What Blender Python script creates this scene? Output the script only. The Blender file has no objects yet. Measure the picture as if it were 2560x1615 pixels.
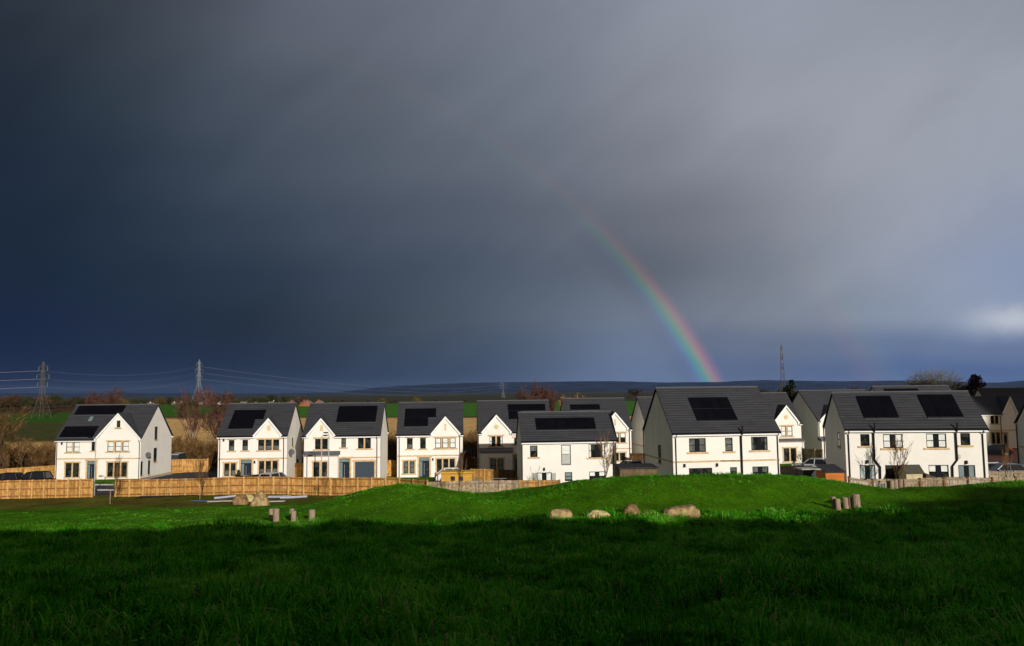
import bpy, bmesh, math, random
import numpy as np
from mathutils import Vector, Matrix
random.seed(7); np.random.seed(7)
R = math.radians
SC = bpy.context.scene
COL = SC.collection

# ------------------------------------------------------------------ camera
FPX, PITCH, ROLL = 1961.9, R(4.948), R(-0.604)     # focal length in photo pixels (photo 2560 x 1615)
fw = Vector((0, math.cos(PITCH), math.sin(PITCH)))
up0 = Vector((0, -math.sin(PITCH), math.cos(PITCH))); rt0 = Vector((1, 0, 0))
rt = rt0*math.cos(ROLL) + up0*math.sin(ROLL)
up = up0*math.cos(ROLL) - rt0*math.sin(ROLL)
cam = bpy.data.cameras.new('camera'); camo = bpy.data.objects.new('camera', cam); COL.objects.link(camo)
cam.sensor_width = 36; cam.sensor_fit = 'HORIZONTAL'; cam.lens = FPX/2560*36
cam.clip_start = .1; cam.clip_end = 30000
camo.matrix_world = Matrix(((rt.x, up.x, -fw.x, 0), (rt.y, up.y, -fw.y, 0), (rt.z, up.z, -fw.z, 0), (0, 0, 0, 1)))
SC.camera = camo

def ray(px, py):
    return fw + rt*((px-1280)/FPX) + up*((807.5-py)/FPX)
def at(px, py, Y):
    d = ray(px, py); return d*(Y/d.y)

# ------------------------------------------------------------------ view, sky, sun
SC.view_settings.view_transform = 'Standard'; SC.view_settings.look = 'None'
SC.view_settings.exposure = 0; SC.view_settings.gamma = 1
SUN_AZ, SUN_EL = R(180-24.2), R(17.1)               # compass angle from +Y, clockwise
antisun = Vector((-math.sin(SUN_AZ)*math.cos(SUN_EL), -math.cos(SUN_AZ)*math.cos(SUN_EL), -math.sin(SUN_EL)))
sl = bpy.data.lights.new('sun', 'SUN'); sl.energy = 4.1; sl.angle = R(.5); sl.color = (1, .95, .87)
so = bpy.data.objects.new('sun', sl); COL.objects.link(so)
so.rotation_euler = antisun.to_track_quat('-Z', 'Y').to_euler()

def s2l(c):
    return tuple((v/255/12.92 if v/255 <= .04045 else ((v/255+.055)/1.055)**2.4) for v in c)

class NT:
    def __init__(s, tree): s.t = tree; s.n = tree.nodes; s.l = tree.links
    def node(s, typ, ins=None, **props):
        n = s.n.new(typ)
        for k, v in props.items(): setattr(n, k, v)
        if ins:
            for k, v in ins.items(): s.put(n.inputs[k], v)
        return n
    def put(s, sock, v):
        if isinstance(v, bpy.types.NodeSocket): s.l.new(v, sock)
        else: sock.default_value = v
    def m(s, op, a, b=0., c=0., clamp=False):
        n = s.n.new('ShaderNodeMath'); n.operation = op; n.use_clamp = clamp
        s.put(n.inputs[0], a); s.put(n.inputs[1], b); s.put(n.inputs[2], c); return n.outputs[0]
    def vm(s, op, a, b=(0, 0, 0)):
        n = s.n.new('ShaderNodeVectorMath'); n.operation = op
        s.put(n.inputs[0], a); s.put(n.inputs[1], b)
        return n.outputs['Value'] if op == 'DOT_PRODUCT' else n.outputs[0]
    def mix(s, f, a, b, blend='MIX'):
        n = s.n.new('ShaderNodeMix'); n.data_type = 'RGBA'; n.blend_type = blend
        s.put(n.inputs[0], f); s.put(n.inputs[6], a); s.put(n.inputs[7], b); return n.outputs[2]
    def mr(s, v, a, b, c=0., d=1., smooth=True):
        n = s.n.new('ShaderNodeMapRange'); n.interpolation_type = 'SMOOTHSTEP' if smooth else 'LINEAR'
        s.put(n.inputs[0], v); s.put(n.inputs[1], a); s.put(n.inputs[2], b); s.put(n.inputs[3], c); s.put(n.inputs[4], d)
        return n.outputs[0]
    def ramp(s, f, stops, interp='LINEAR'):
        n = s.n.new('ShaderNodeValToRGB'); cr = n.color_ramp; cr.interpolation = interp
        while len(cr.elements) > 1: cr.elements.remove(cr.elements[-1])
        cr.elements[0].position = stops[0][0]; cr.elements[0].color = (*stops[0][1], 1)
        for p, c in stops[1:]:
            e = cr.elements.new(p); e.color = (*c, 1)
        s.put(n.inputs[0], f); return n.outputs[0]
    def noise(s, vec, scale, detail=4., rough=.5, **k):
        n = s.n.new('ShaderNodeTexNoise')
        if vec is not None: s.put(n.inputs['Vector'], vec)
        n.inputs['Scale'].default_value = scale; n.inputs['Detail'].default_value = detail
        n.inputs['Roughness'].default_value = rough
        for kk, v in k.items(): n.inputs[kk].default_value = v
        return n

def build_world():
    w = bpy.data.worlds.new('World'); SC.world = w; w.use_nodes = True
    t = NT(w.node_tree); t.n.clear()
    out = t.node('ShaderNodeOutputWorld'); bg = t.node('ShaderNodeBackground')
    t.l.new(bg.outputs[0], out.inputs[0])
    sky = t.node('ShaderNodeTexSky'); sky.sky_type = 'NISHITA'; sky.sun_disc = False
    sky.sun_elevation = SUN_EL; sky.sun_rotation = SUN_AZ
    skyc = t.vm('SCALE', sky.outputs[0]); skyc.node.inputs[3].default_value = .06; skyc = t.vm('MULTIPLY', skyc, (1.24, .90, .70))
    tc = t.node('ShaderNodeTexCoord'); d = tc.outputs['Generated']
    sep = t.node('ShaderNodeSeparateXYZ', {0: d}); X, Y, Z = sep.outputs
    Ys = t.m('MAXIMUM', Y, .05)
    u = t.m('DIVIDE', X, Ys); v = t.m('DIVIDE', Z, Ys)
    # storm cloud: colour table over direction (u = east/north, v = up/north)
    gx = [0, 320, 640, 960, 1280, 1600, 1920, 2240, 2560]; gy = [0, 160, 320, 480, 640, 800, 900, 970]
    G = [[(38,44,56),(56,63,73),(86,92,104),(110,114,130),(120,126,141),(136,141,154),(152,158,172),(147,152,165),(141,147,159)],
         [(32,41,54),(52,63,75),(78,86,100),(96,100,111),(110,118,132),(138,143,154),(157,161,175),(146,151,163),(156,161,172)],
         [(28,39,54),(46,58,72),(70,80,94),(88,96,108),(106,114,128),(127,131,143),(151,154,167),(152,157,168),(160,166,178)],
         [(27,40,58),(38,51,67),(60,72,88),(80,88,102),(95,103,117),(117,121,133),(137,141,152),(153,157,169),(150,158,176)],
         [(28,42,62),(34,49,66),(46,60,80),(62,74,92),(75,85,101),(94,99,109),(120,126,139),(160,166,180),(126,142,176)],
         [(28,42,74),(34,48,77),(39,52,68),(58,69,83),(82,93,108),(103,113,131),(121,129,142),(137,149,168),(138,152,180)],
         [(25,41,76),(32,48,80),(37,51,80),(51,65,86),(72,86,109),(91,106,134),(97,109,136),(80,103,144),(72,95,140)],
         [(22,38,76),(29,46,82),(34,51,84),(44,60,88),(64,82,112),(84,102,136),(83,103,141),(84,106,150),(84,108,155)]]
    G = np.array([[s2l(c) for c in r] for r in G])
    G[5:, :3] *= np.array((.72, .76, .72)); G[4, :3] *= np.array((.85, .88, .85))
    def colour(uu, vv):
        q = Vector((uu, 1, vv)); z = q.dot(fw)
        px = 1280+FPX*q.dot(rt)/z; py = 807.5-FPX*q.dot(up)/z
        px = min(max(px, 0), 2560); py = min(max(py, 0), 970)
        i = min(np.searchsorted(gx, px, 'right')-1, 7); j = min(np.searchsorted(gy, py, 'right')-1, 6)
        a = (px-gx[i])/(gx[i+1]-gx[i]); b = (py-gy[j])/(gy[j+1]-gy[j])
        c = (1-b)*((1-a)*G[j, i]+a*G[j, i+1])+b*((1-a)*G[j+1, i]+a*G[j+1, i+1])
        return tuple(float(x) for x in c)
    # cloud-like warp of the table lookup
    vec = t.node('ShaderNodeCombineXYZ', {0: u, 1: v}).outputs[0]
    rot0 = t.node('ShaderNodeMapping', {0: vec}); rot0.inputs['Rotation'].default_value = (0, 0, R(-38)); rotm = t.node('ShaderNodeMapping', {0: rot0.outputs[0]}); rotm.inputs['Scale'].default_value = (.8, 2.6, 1)
    n1 = t.noise(rotm.outputs[0], 1.9, 5, .45, Distortion=.6)
    n2 = t.noise(vec, 2.2, 4, .5)
    n3 = t.noise(rotm.outputs[0], 3.2, 5, .5, Distortion=.4)
    u2 = t.m('ADD', u, t.m('MULTIPLY', t.m('SUBTRACT', n1.outputs[0], .5), .18))
    v2 = t.m('ADD', v, t.m('MULTIPLY', t.m('SUBTRACT', n2.outputs[0], .5), .07))
    rows = [-.02, .02, .05, .09, .15, .22, .30, .39, .48, .58]
    fu = t.m('MULTIPLY_ADD', u2, 1/1.5, .5, True)
    acc = None
    for k, rv in enumerate(rows):
        st = [(i/14, colour((i/14-.5)*1.5, rv)) for i in range(15)]
        c = t.ramp(fu, st, 'B_SPLINE')
        acc = c if acc is None else t.mix(t.mr(v2, rows[k-1], rv), acc, c)
    # streaks
    acc = t.vm('SCALE', acc); acc.node.inputs[3].default_value = 1
    t.put(acc.node.inputs[3], t.mr(n3.outputs[0], .3, .7, .93, 1.07, False))
    # bright gap low in the east
    p = ray(2535, 795); p = (p.x/p.y, p.z/p.y)
    n4 = t.noise(vec, 14, 4, .55)
    du = t.m('DIVIDE', t.m('SUBTRACT', u, p[0]), .050); dv = t.m('DIVIDE', t.m('ADD', t.m('SUBTRACT', v, p[1]), t.m('MULTIPLY', t.m('SUBTRACT', n4.outputs[0], .5), .035)), .018)
    g = t.m('EXPONENT', t.m('MULTIPLY', t.m('ADD', t.m('POWER', t.m('ABSOLUTE', du), 2.), t.m('POWER', t.m('ABSOLUTE', dv), 2.)), -1.))
    acc = t.mix(t.m('MULTIPLY', g, .95), acc, (*s2l((186, 192, 204)), 1))
    # rainbow: a ring of fixed angle round the antisolar point
    cosang = t.vm('DOT_PRODUCT', t.vm('NORMALIZE', d), tuple(antisun))
    ang = t.m('MULTIPLY', t.m('ARCCOSINE', cosang), 180/math.pi)
    Z0 = (0, 0, 0)
    bow = t.ramp(t.mr(ang, 39.75, 43.0, smooth=False), [(0, Z0), (.07, Z0), (.16, Z0), (.28, (.012, .012, .035)), (.37, (.010, .03, .09)), (.45, (.0, .10, .10)),
                 (.53, (.0, .16, .03)), (.60, (.12, .14, 0)), (.68, (.24, .06, .01)), (.77, (.12, .012, .012)), (.88, Z0), (.95, Z0), (1, Z0)], 'B_SPLINE')
    bow2 = t.ramp(t.mr(ang, 49.2, 54.6, smooth=False), [(0, Z0), (.08, Z0), (.16, Z0), (.35, (.045, .012, .0)), (.5, (.012, .024, 0)), (.68, (0, .008, .02)), (.84, Z0), (.92, Z0), (1, Z0)], 'B_SPLINE')
    fade = t.ramp(v, [(0, (1, 1, 1)), (.05, (.9,)*3), (.11, (.52,)*3), (.17, (.22,)*3), (.23, (.07,)*3), (.40, (.025,)*3), (.6, Z0)], 'LINEAR')
    bows = t.vm('MULTIPLY', t.vm('ADD', bow, bow2), fade)
    inner = t.m('MULTIPLY', t.mr(ang, 41.5, 39.0, 0, .05), t.mr(v, .3, .05)); inner = t.m('MULTIPLY', inner, t.mr(u, -.1, .15))
    inner = t.m('MULTIPLY', inner, t.mr(ang, 24., 37.))
    bows = t.vm('ADD', bows, t.node('ShaderNodeCombineXYZ', {0: t.m('MULTIPLY', inner, .55), 1: t.m('MULTIPLY', inner, .75), 2: inner}).outputs[0])
    front = t.vm('ADD', acc, bows)
    col = t.mix(t.mr(Y, .35, .72), skyc, front)
    t.put(bg.inputs[0], col); bg.inputs[1].default_value = 1
build_world()

# ------------------------------------------------------------------ materials
MATS = {}
def mat(name, col, rough=.8, spec=.3, metal=0., var=.12, scale=8., bump=0., bscale=30., coord='Object', rnd=0., col2=None, aniso=None, transl=0.):
    if name in MATS: return MATS[name]
    m = bpy.data.materials.new(name); m.use_nodes = True; t = NT(m.node_tree)
    b = t.n['Principled BSDF']; b.inputs['Roughness'].default_value = rough
    b.inputs['Specular IOR Level'].default_value = spec; b.inputs['Metallic'].default_value = metal
    tc = t.node('ShaderNodeTexCoord').outputs[coord]
    if aniso:
        mp = t.node('ShaderNodeMapping', {0: tc}); mp.inputs['Scale'].default_value = aniso; tc = mp.outputs[0]
    n = t.noise(tc, scale, 5, .55)
    c2 = col2 or tuple(max(0, c*(1-2.2*var)) for c in col)
    c1 = tuple(c*(1+var) for c in col)
    c = t.mix(t.mr(n.outputs[0], .3, .7, smooth=False), (*c2, 1), (*c1, 1))
    if rnd:
        a = t.node('ShaderNodeAttribute', attribute_name='rnd').outputs['Fac']
        f = t.m('MULTIPLY_ADD', a, 2*rnd, 1-rnd); q = t.vm('SCALE', c); t.put(q.node.inputs[3], f); c = q
    t.put(b.inputs['Base Color'], c)
    if bump:
        n2 = t.noise(tc, bscale, 4, .6)
        bp = t.node('ShaderNodeBump', {'Height': n2.outputs[0], 'Strength': bump}); bp.inputs['Distance'].default_value = .03
        t.l.new(bp.outputs[0], b.inputs['Normal'])
    if transl:
        tr = t.node('ShaderNodeBsdfTranslucent'); t.put(tr.inputs[0], c)
        mx = t.node('ShaderNodeMixShader', {0: transl, 1: b.outputs[0], 2: tr.outputs[0]})
        t.l.new(mx.outputs[0], t.n['Material Output'].inputs[0])
    MATS[name] = m; return m

def roof_mat():
    m = bpy.data.materials.new('slate_tiles'); m.use_nodes = True; t = NT(m.node_tree); b = t.n['Principled BSDF']
    uv = t.node('ShaderNodeTexCoord').outputs['UV']
    sep = t.node('ShaderNodeSeparateXYZ', {0: uv})
    br = t.node('ShaderNodeTexBrick', {'Vector': uv}); br.offset = .5
    br.inputs['Scale'].default_value = 1; br.inputs['Brick Width'].default_value = .6; br.inputs['Row Height'].default_value = .31
    br.inputs['Mortar Size'].default_value = .006; br.inputs['Mortar Smooth'].default_value = .2
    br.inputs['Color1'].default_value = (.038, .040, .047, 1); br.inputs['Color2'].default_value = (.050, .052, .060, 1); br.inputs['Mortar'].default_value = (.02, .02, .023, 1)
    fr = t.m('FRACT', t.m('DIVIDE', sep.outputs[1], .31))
    line = t.mr(fr, .05, .20, .0, 1.)                     # shade under each course's front edge, painted into the tile colour
    n = t.noise(t.node('ShaderNodeTexCoord').outputs['Object'], .7, 5, .6)
    c = t.mix(t.mr(n.outputs[0], .35, .7), br.outputs[0], (.046, .045, .050, 1)); c.node.inputs[0].default_value = .5
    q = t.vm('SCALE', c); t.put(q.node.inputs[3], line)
    nn = t.noise(t.vm('MULTIPLY', uv, (.35, 3.2, 1)), 1.0, 3, .5)
    q2 = t.vm('SCALE', q); t.put(q2.node.inputs[3], t.mr(nn.outputs[0], .3, .7, .82, 1.16, False))
    t.put(b.inputs['Base Color'], q2); b.inputs['Roughness'].default_value = .62; b.inputs['Specular IOR Level'].default_value = .35
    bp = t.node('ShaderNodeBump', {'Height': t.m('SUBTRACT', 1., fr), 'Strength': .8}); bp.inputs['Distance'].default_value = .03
    t.l.new(bp.outputs[0], b.inputs['Normal'])
    return m
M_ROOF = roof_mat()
M_REND = mat('render_wall', (.80, .765, .70), .9, .1, var=.03, scale=.7, bump=.15, bscale=60)
M_STONE = mat('cast_stone', (.62, .44, .25), .85, .1, var=.14, scale=3, bump=.1)
M_WHITE = mat('white_fascia', (.82, .82, .80), .5, .3, var=.02)
M_FRAME = mat('dark_frame', (.010, .012, .014), .8, .1, var=.1)
M_PIPE = mat('black_pipe', (.008, .008, .010), .6, .2, var=.1)
M_DOOR = mat('slate_blue_door', (.014, .024, .034), .7, .12, var=.05)
M_FROST = mat('frosted_glass', (.16, .21, .22), .35, .5, var=.1, scale=1.5)
M_BLIND = mat('window_blind', (.74, .76, .72), .8, .1, var=.08, scale=2)
M_BLINDG = mat('grey_blind', (.13, .145, .13), .8, .1, var=.3, scale=2.5)
M_PANEL = mat('solar_glass', (.0035, .0035, .0055), .35, .15, var=.2, scale=.8)
M_SLATE = mat('mossy_slate', (.14, .14, .16), .8, .2, var=.35, scale=9, bump=.3)
M_STEEL = mat('galvanised_steel', (.36, .38, .38), .45, .4, .5, var=.1)
M_DISH = mat('dish_grey', (.10, .10, .11), .5, .3)
def glass_mat():
    m = bpy.data.materials.new('window_glass'); m.use_nodes = True; t = NT(m.node_tree); b = t.n['Principled BSDF']
    n = t.noise(t.node('ShaderNodeTexCoord').outputs['Object'], 1.8, 3, .6)
    c = t.ramp(n.outputs[0], [(0, (.006, .008, .007)), (.48, (.010, .013, .011)), (.6, (.045, .05, .042)), (.75, (.02, .024, .02))])
    t.put(b.inputs['Base Color'], c); b.inputs['Roughness'].default_value = .06; b.inputs['Specular IOR Level'].default_value = .5
    return m
M_GLASS = glass_mat()
M_FENCE = mat('new_fence_timber', (.50, .265, .08), .85, .1, var=.22, scale=3.5, rnd=.32, aniso=(1, 1, .5))
M_POST = mat('fence_post_timber', (.60, .37, .13), .85, .1, var=.2, scale=4, rnd=.15)
M_RAIL = mat('fence_rail_timber', (.30, .13, .045), .85, .1, var=.2, scale=4)
M_FENCE2 = mat('greyed_fence_timber', (.36, .27, .18), .9, .1, var=.25, scale=4, rnd=.25)
M_FENCE3 = mat('brown_fence_timber', (.16, .085, .04), .9, .1, var=.25, scale=4, rnd=.25)
M_LOG = mat('weathered_log', (.33, .24, .17), .9, .1, var=.2, scale=5, bump=.5, bscale=14, aniso=(3, 3, .5))
M_LOGTOP = mat('log_end', (.42, .33, .23), .9, .1, var=.15, scale=9)
M_ROCK = mat('sandstone_boulder', (.38, .27, .13), .9, .1, var=.32, scale=3, bump=.9, bscale=7)
M_ROCK2 = mat('pale_boulder', (.52, .43, .20), .9, .1, var=.28, scale=4, bump=.9, bscale=9)
M_ROCK3 = mat('brown_boulder', (.28, .17, .08), .9, .1, var=.32, scale=3, bump=.9, bscale=8)
M_BARK = mat('bark', (.07, .045, .028), .9, .1, var=.25, scale=4)
M_TWIG = mat('bare_twigs', (.20, .115, .045), .9, .05, var=.4, scale=1.6)
M_TWIGR = mat('reddish_twigs', (.12, .058, .042), .9, .1, var=.3, scale=.8)
M_BIRCH = mat('birch_bark', (.42, .36, .28), .8, .1, var=.25, scale=2)
M_LEAFO = mat('orange_leaves', (.42, .17, .04), .8, .1, var=.25, scale=2)
M_OLIVE = mat('olive_leaves', (.050, .055, .018), .9, .1, var=.4, scale=.5)
M_BROWNF = mat('brown_leaves', (.085, .050, .025), .9, .1, var=.4, scale=.4)
M_DGREEN = mat('dark_needles', (.018, .035, .012), .9, .1, var=.4, scale=.8)
M_YGREEN = mat('yellow_green_leaves', (.13, .095, .02), .9, .1, var=.4, scale=.8)

# ------------------------------------------------------------------ mesh helpers
class MB:
    def __init__(s): s.v = []; s.f = []; s.uv = []; s.r = []; s.sm = False
    def poly(s, pts, uv=None, r=.5):
        i = len(s.v); s.v += [tuple(p) for p in pts]; s.f.append(list(range(i, i+len(pts)))); s.uv.append(uv); s.r.append(r); return s
    def box(s, x0, y0, z0, x1, y1, z1, r=.5, M=None):
        P = [Vector(p) for p in ((x0,y0,z0),(x1,y0,z0),(x1,y1,z0),(x0,y1,z0),(x0,y0,z1),(x1,y0,z1),(x1,y1,z1),(x0,y1,z1))]
        if M is not None: P = [M @ p for p in P]
        i = len(s.v); s.v += [tuple(p) for p in P]
        for f in ((0,3,2,1),(4,5,6,7),(0,1,5,4),(1,2,6,5),(2,3,7,6),(3,0,4,7)):
            s.f.append([i+k for k in f]); s.uv.append(None); s.r.append(r)
        return s
    def tube(s, pts, rad, n=6, cap=True, r=.5):
        if not isinstance(rad, (list, tuple)): rad = [rad]*len(pts)
        pts = [Vector(p) for p in pts]; i0 = len(s.v)
        for k, p in enumerate(pts):
            d = (pts[min(k+1, len(pts)-1)]-pts[max(k-1, 0)]).normalized()
            a = d.orthogonal().normalized() if abs(d.z) < .9 else Vector((1, 0, 0)).cross(d).normalized()
            b = d.cross(a)
            for j in range(n):
                t = 2*math.pi*j/n; s.v.append(tuple(p+(a*math.cos(t)+b*math.sin(t))*rad[k]))
        for k in range(len(pts)-1):
            for j in range(n):
                a_, b_ = i0+k*n+j, i0+k*n+(j+1) % n
                s.f.append([a_, b_, b_+n, a_+n]); s.uv.append(None); s.r.append(r)
        if cap:
            s.f.append([i0+j for j in range(n)][::-1]); s.f.append([i0+(len(pts)-1)*n+j for j in range(n)]); s.uv += [None, None]; s.r += [r, r]
        return s
    def build(s, name, m, parent=None, smooth=False):
        me = bpy.data.meshes.new(name); me.from_pydata(s.v, [], s.f)
        if any(u is not None for u in s.uv):
            l = me.uv_layers.new(name='UVMap'); k = 0
            for f, u in zip(s.f, s.uv):
                for j in range(len(f)):
                    if u is not None: l.data[k].uv = u[j]
                    k += 1
        if any(x != .5 for x in s.r):
            a = me.attributes.new('rnd', 'FLOAT', 'FACE'); a.data.foreach_set('value', s.r)
        me.materials.append(m); me.update()
        if smooth: me.polygons.foreach_set('use_smooth', [True]*len(me.polygons))
        o = bpy.data.objects.new(name, me); COL.objects.link(o)
        if parent is not None: o.parent = parent
        return o

def tag(o, label=None, cat=None, group=None, kind=None):
    if label: o['label'] = label
    if cat: o['category'] = cat
    if group: o['group'] = group
    if kind: o['kind'] = kind
    return o
def thing(name, loc, label, cat, rz=0, group=None):
    o = bpy.data.objects.new(name, None); o.empty_display_size = .3; COL.objects.link(o)
    o.location = loc; o.rotation_euler = (0, 0, rz); return tag(o, label, cat, group)
def copy_tree(o, parent=None):
    kids = [c for c in o.children]
    c = o.copy(); COL.objects.link(c)
    if parent is not None: c.parent = parent
    for ch in kids: copy_tree(ch, c)
    return c

# ------------------------------------------------------------------ terrain
PY = [-400, -60, -25, -14, -4, 0, 10, 20, 30, 38, 44, 50, 60, 75, 90, 100, 130, 200, 400, 1500, 4000, 12000]
PZ = [0, 8, 0, -2, -1.7, -1.7, -2.9, -4.55, -6.1, -7.2, -7.8, -8.25, -8.95, -9.75, -9.95, -10.2, -11, -12, -12.5, -13, -14, -16]
def sm(a, b, x):
    t = np.clip((x-a)/(b-a), 0, 1); return t*t*(3-2*t)
def h0(x, y):
    x = np.asarray(x, float); y = np.asarray(y, float)
    z = (np.interp(y-2, PY, PZ)+np.interp(y, PY, PZ)+np.interp(y+2, PY, PZ))/3
    z = z + .018*np.clip(x+10, -70, 90)*sm(35, 60, y)*(1-sm(140, 300, y))
    # grass mounds: a crest line of varying height with its own cross-section
    cy = np.interp(x, [-30, 1, 6, 24, 29, 60], [60, 60, 58, 58, 52, 52]); wf = np.interp(x, [0, 8, 24, 30], [8.0, 8.5, 8.0, 6.0])
    q = np.where(y < cy, (cy-y)/wf, (y-cy)/5.0)
    z = z + np.interp(x, CRX, CRZ)*np.exp(-np.abs(q)**2.0)*sm(3, 30, y)
    lum = np.sin(x*1.1+.7*np.sin(y*.6))*np.sin(y*.9+.5*np.sin(x*.5))*.11+np.sin(x*2.7+y*.9)*np.sin(y*2.3-x*.8)*.08+np.sin(x*.37+1)*np.sin(y*.33)*.16
    z = z + lum*sm(4, 9, y)*(1-sm(42, 50, y)*.8)*(1-sm(60, 68, y))*(np.abs(x) < 90)
    # far rise on the left carrying the wood
    z = z + 6*np.exp(-((x+240)/130)**2-((y-520)/120)**2)
    return z
CRX, CRZ = [-60.], [0.]
def _crest():
    global CRX, CRZ
    T = [(860,1236),(900,1226),(940,1215),(1000,1208),(1050,1211),(1090,1217),(1130,1225),(1180,1230),(1240,1229),(1300,1222),(1380,1212),(1440,1201),(1530,1191),(1620,1187),(1700,1186),(1800,1184),(1900,1184),(2000,1189),(2060,1196),(2120,1205),(2180,1214),(2250,1224),(2300,1226),(2340,1222),(2400,1214),(2480,1207),(2560,1201),(2750,1198)]
    X = [-60., -17.5]; Z = [0., 0.]
    for px, py in T:
        Y = 60. if px < 1300 else (58. if px < 2180 else 52.)
        if 1300 <= px < 1400: Y = 59.
        if 2180 <= px < 2300: Y = 55.5
        p = at(px, py+2, Y); X.append(p.x); Z.append(max(0., p.z-float(h0(p.x, Y))))
    X += [60., 75.]; Z += [Z[-1]*.6, 0.]
    CRX, CRZ = X, Z
CORR = []
def h(x, y):
    z = h0(x, y)
    if CORR:
        x = np.asarray(x, float); y = np.asarray(y, float); sw = np.full(np.shape(z), .25); sd = np.zeros(np.shape(z))
        for cx, cy, dz, s in CORR:
            w = np.exp(-((x-cx)**2+(y-cy)**2)/(s*s)); sw = sw+w; sd = sd+w*dz
        z = z + sd/sw
    # the shadow caster added behind the camera is a separate mesh
    return z
def hz(x, y): return float(h(x, y))
_crest()
for cx, cy, cz, s in ((-25, 83, -9.85, 4), (-53, 92, -10.35, 6), (-53, 105, -10.58, 9), (-29, 91, -9.76, 6), (-19, 91, -9.82, 6), (-10, 97, -10.14, 6), (1, 94, -9.85, 6), (5.5, 79, -9.96, 5),
                      (11, 103, -10.03, 6), (18.5, 72, -8.95, 5), (32, 105, -9.41, 6), (45, 111, -9.46, 7), (33, 67, -8.45, 4.5), (31, 62.5, -8.1, 3.0), (52, 74, -8.6, 5), (74, 118, -9.3, 9), (66, 104, -9.1, 6)):
    CORR.append((cx, cy, cz-float(h0(cx, cy)), s))
def on(px, Y, dz=0, py=1150):
    """point on the ground seen along photo column px at distance Y"""
    p = at(px, py, Y)
    for _ in range(4):
        z = hz(p.x, Y); q = at(px, 807.5, Y)
        dx = (rt.x*0)
        # correct the column for the small roll of the camera
        yy = 807.5
        d = p
        cx = 1280+FPX*Vector((p.x, Y, z)).dot(rt)/Vector((p.x, Y, z)).dot(fw)
        p.x += (px-cx)/FPX*Y
    return Vector((p.x, Y, z+dz))

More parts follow.
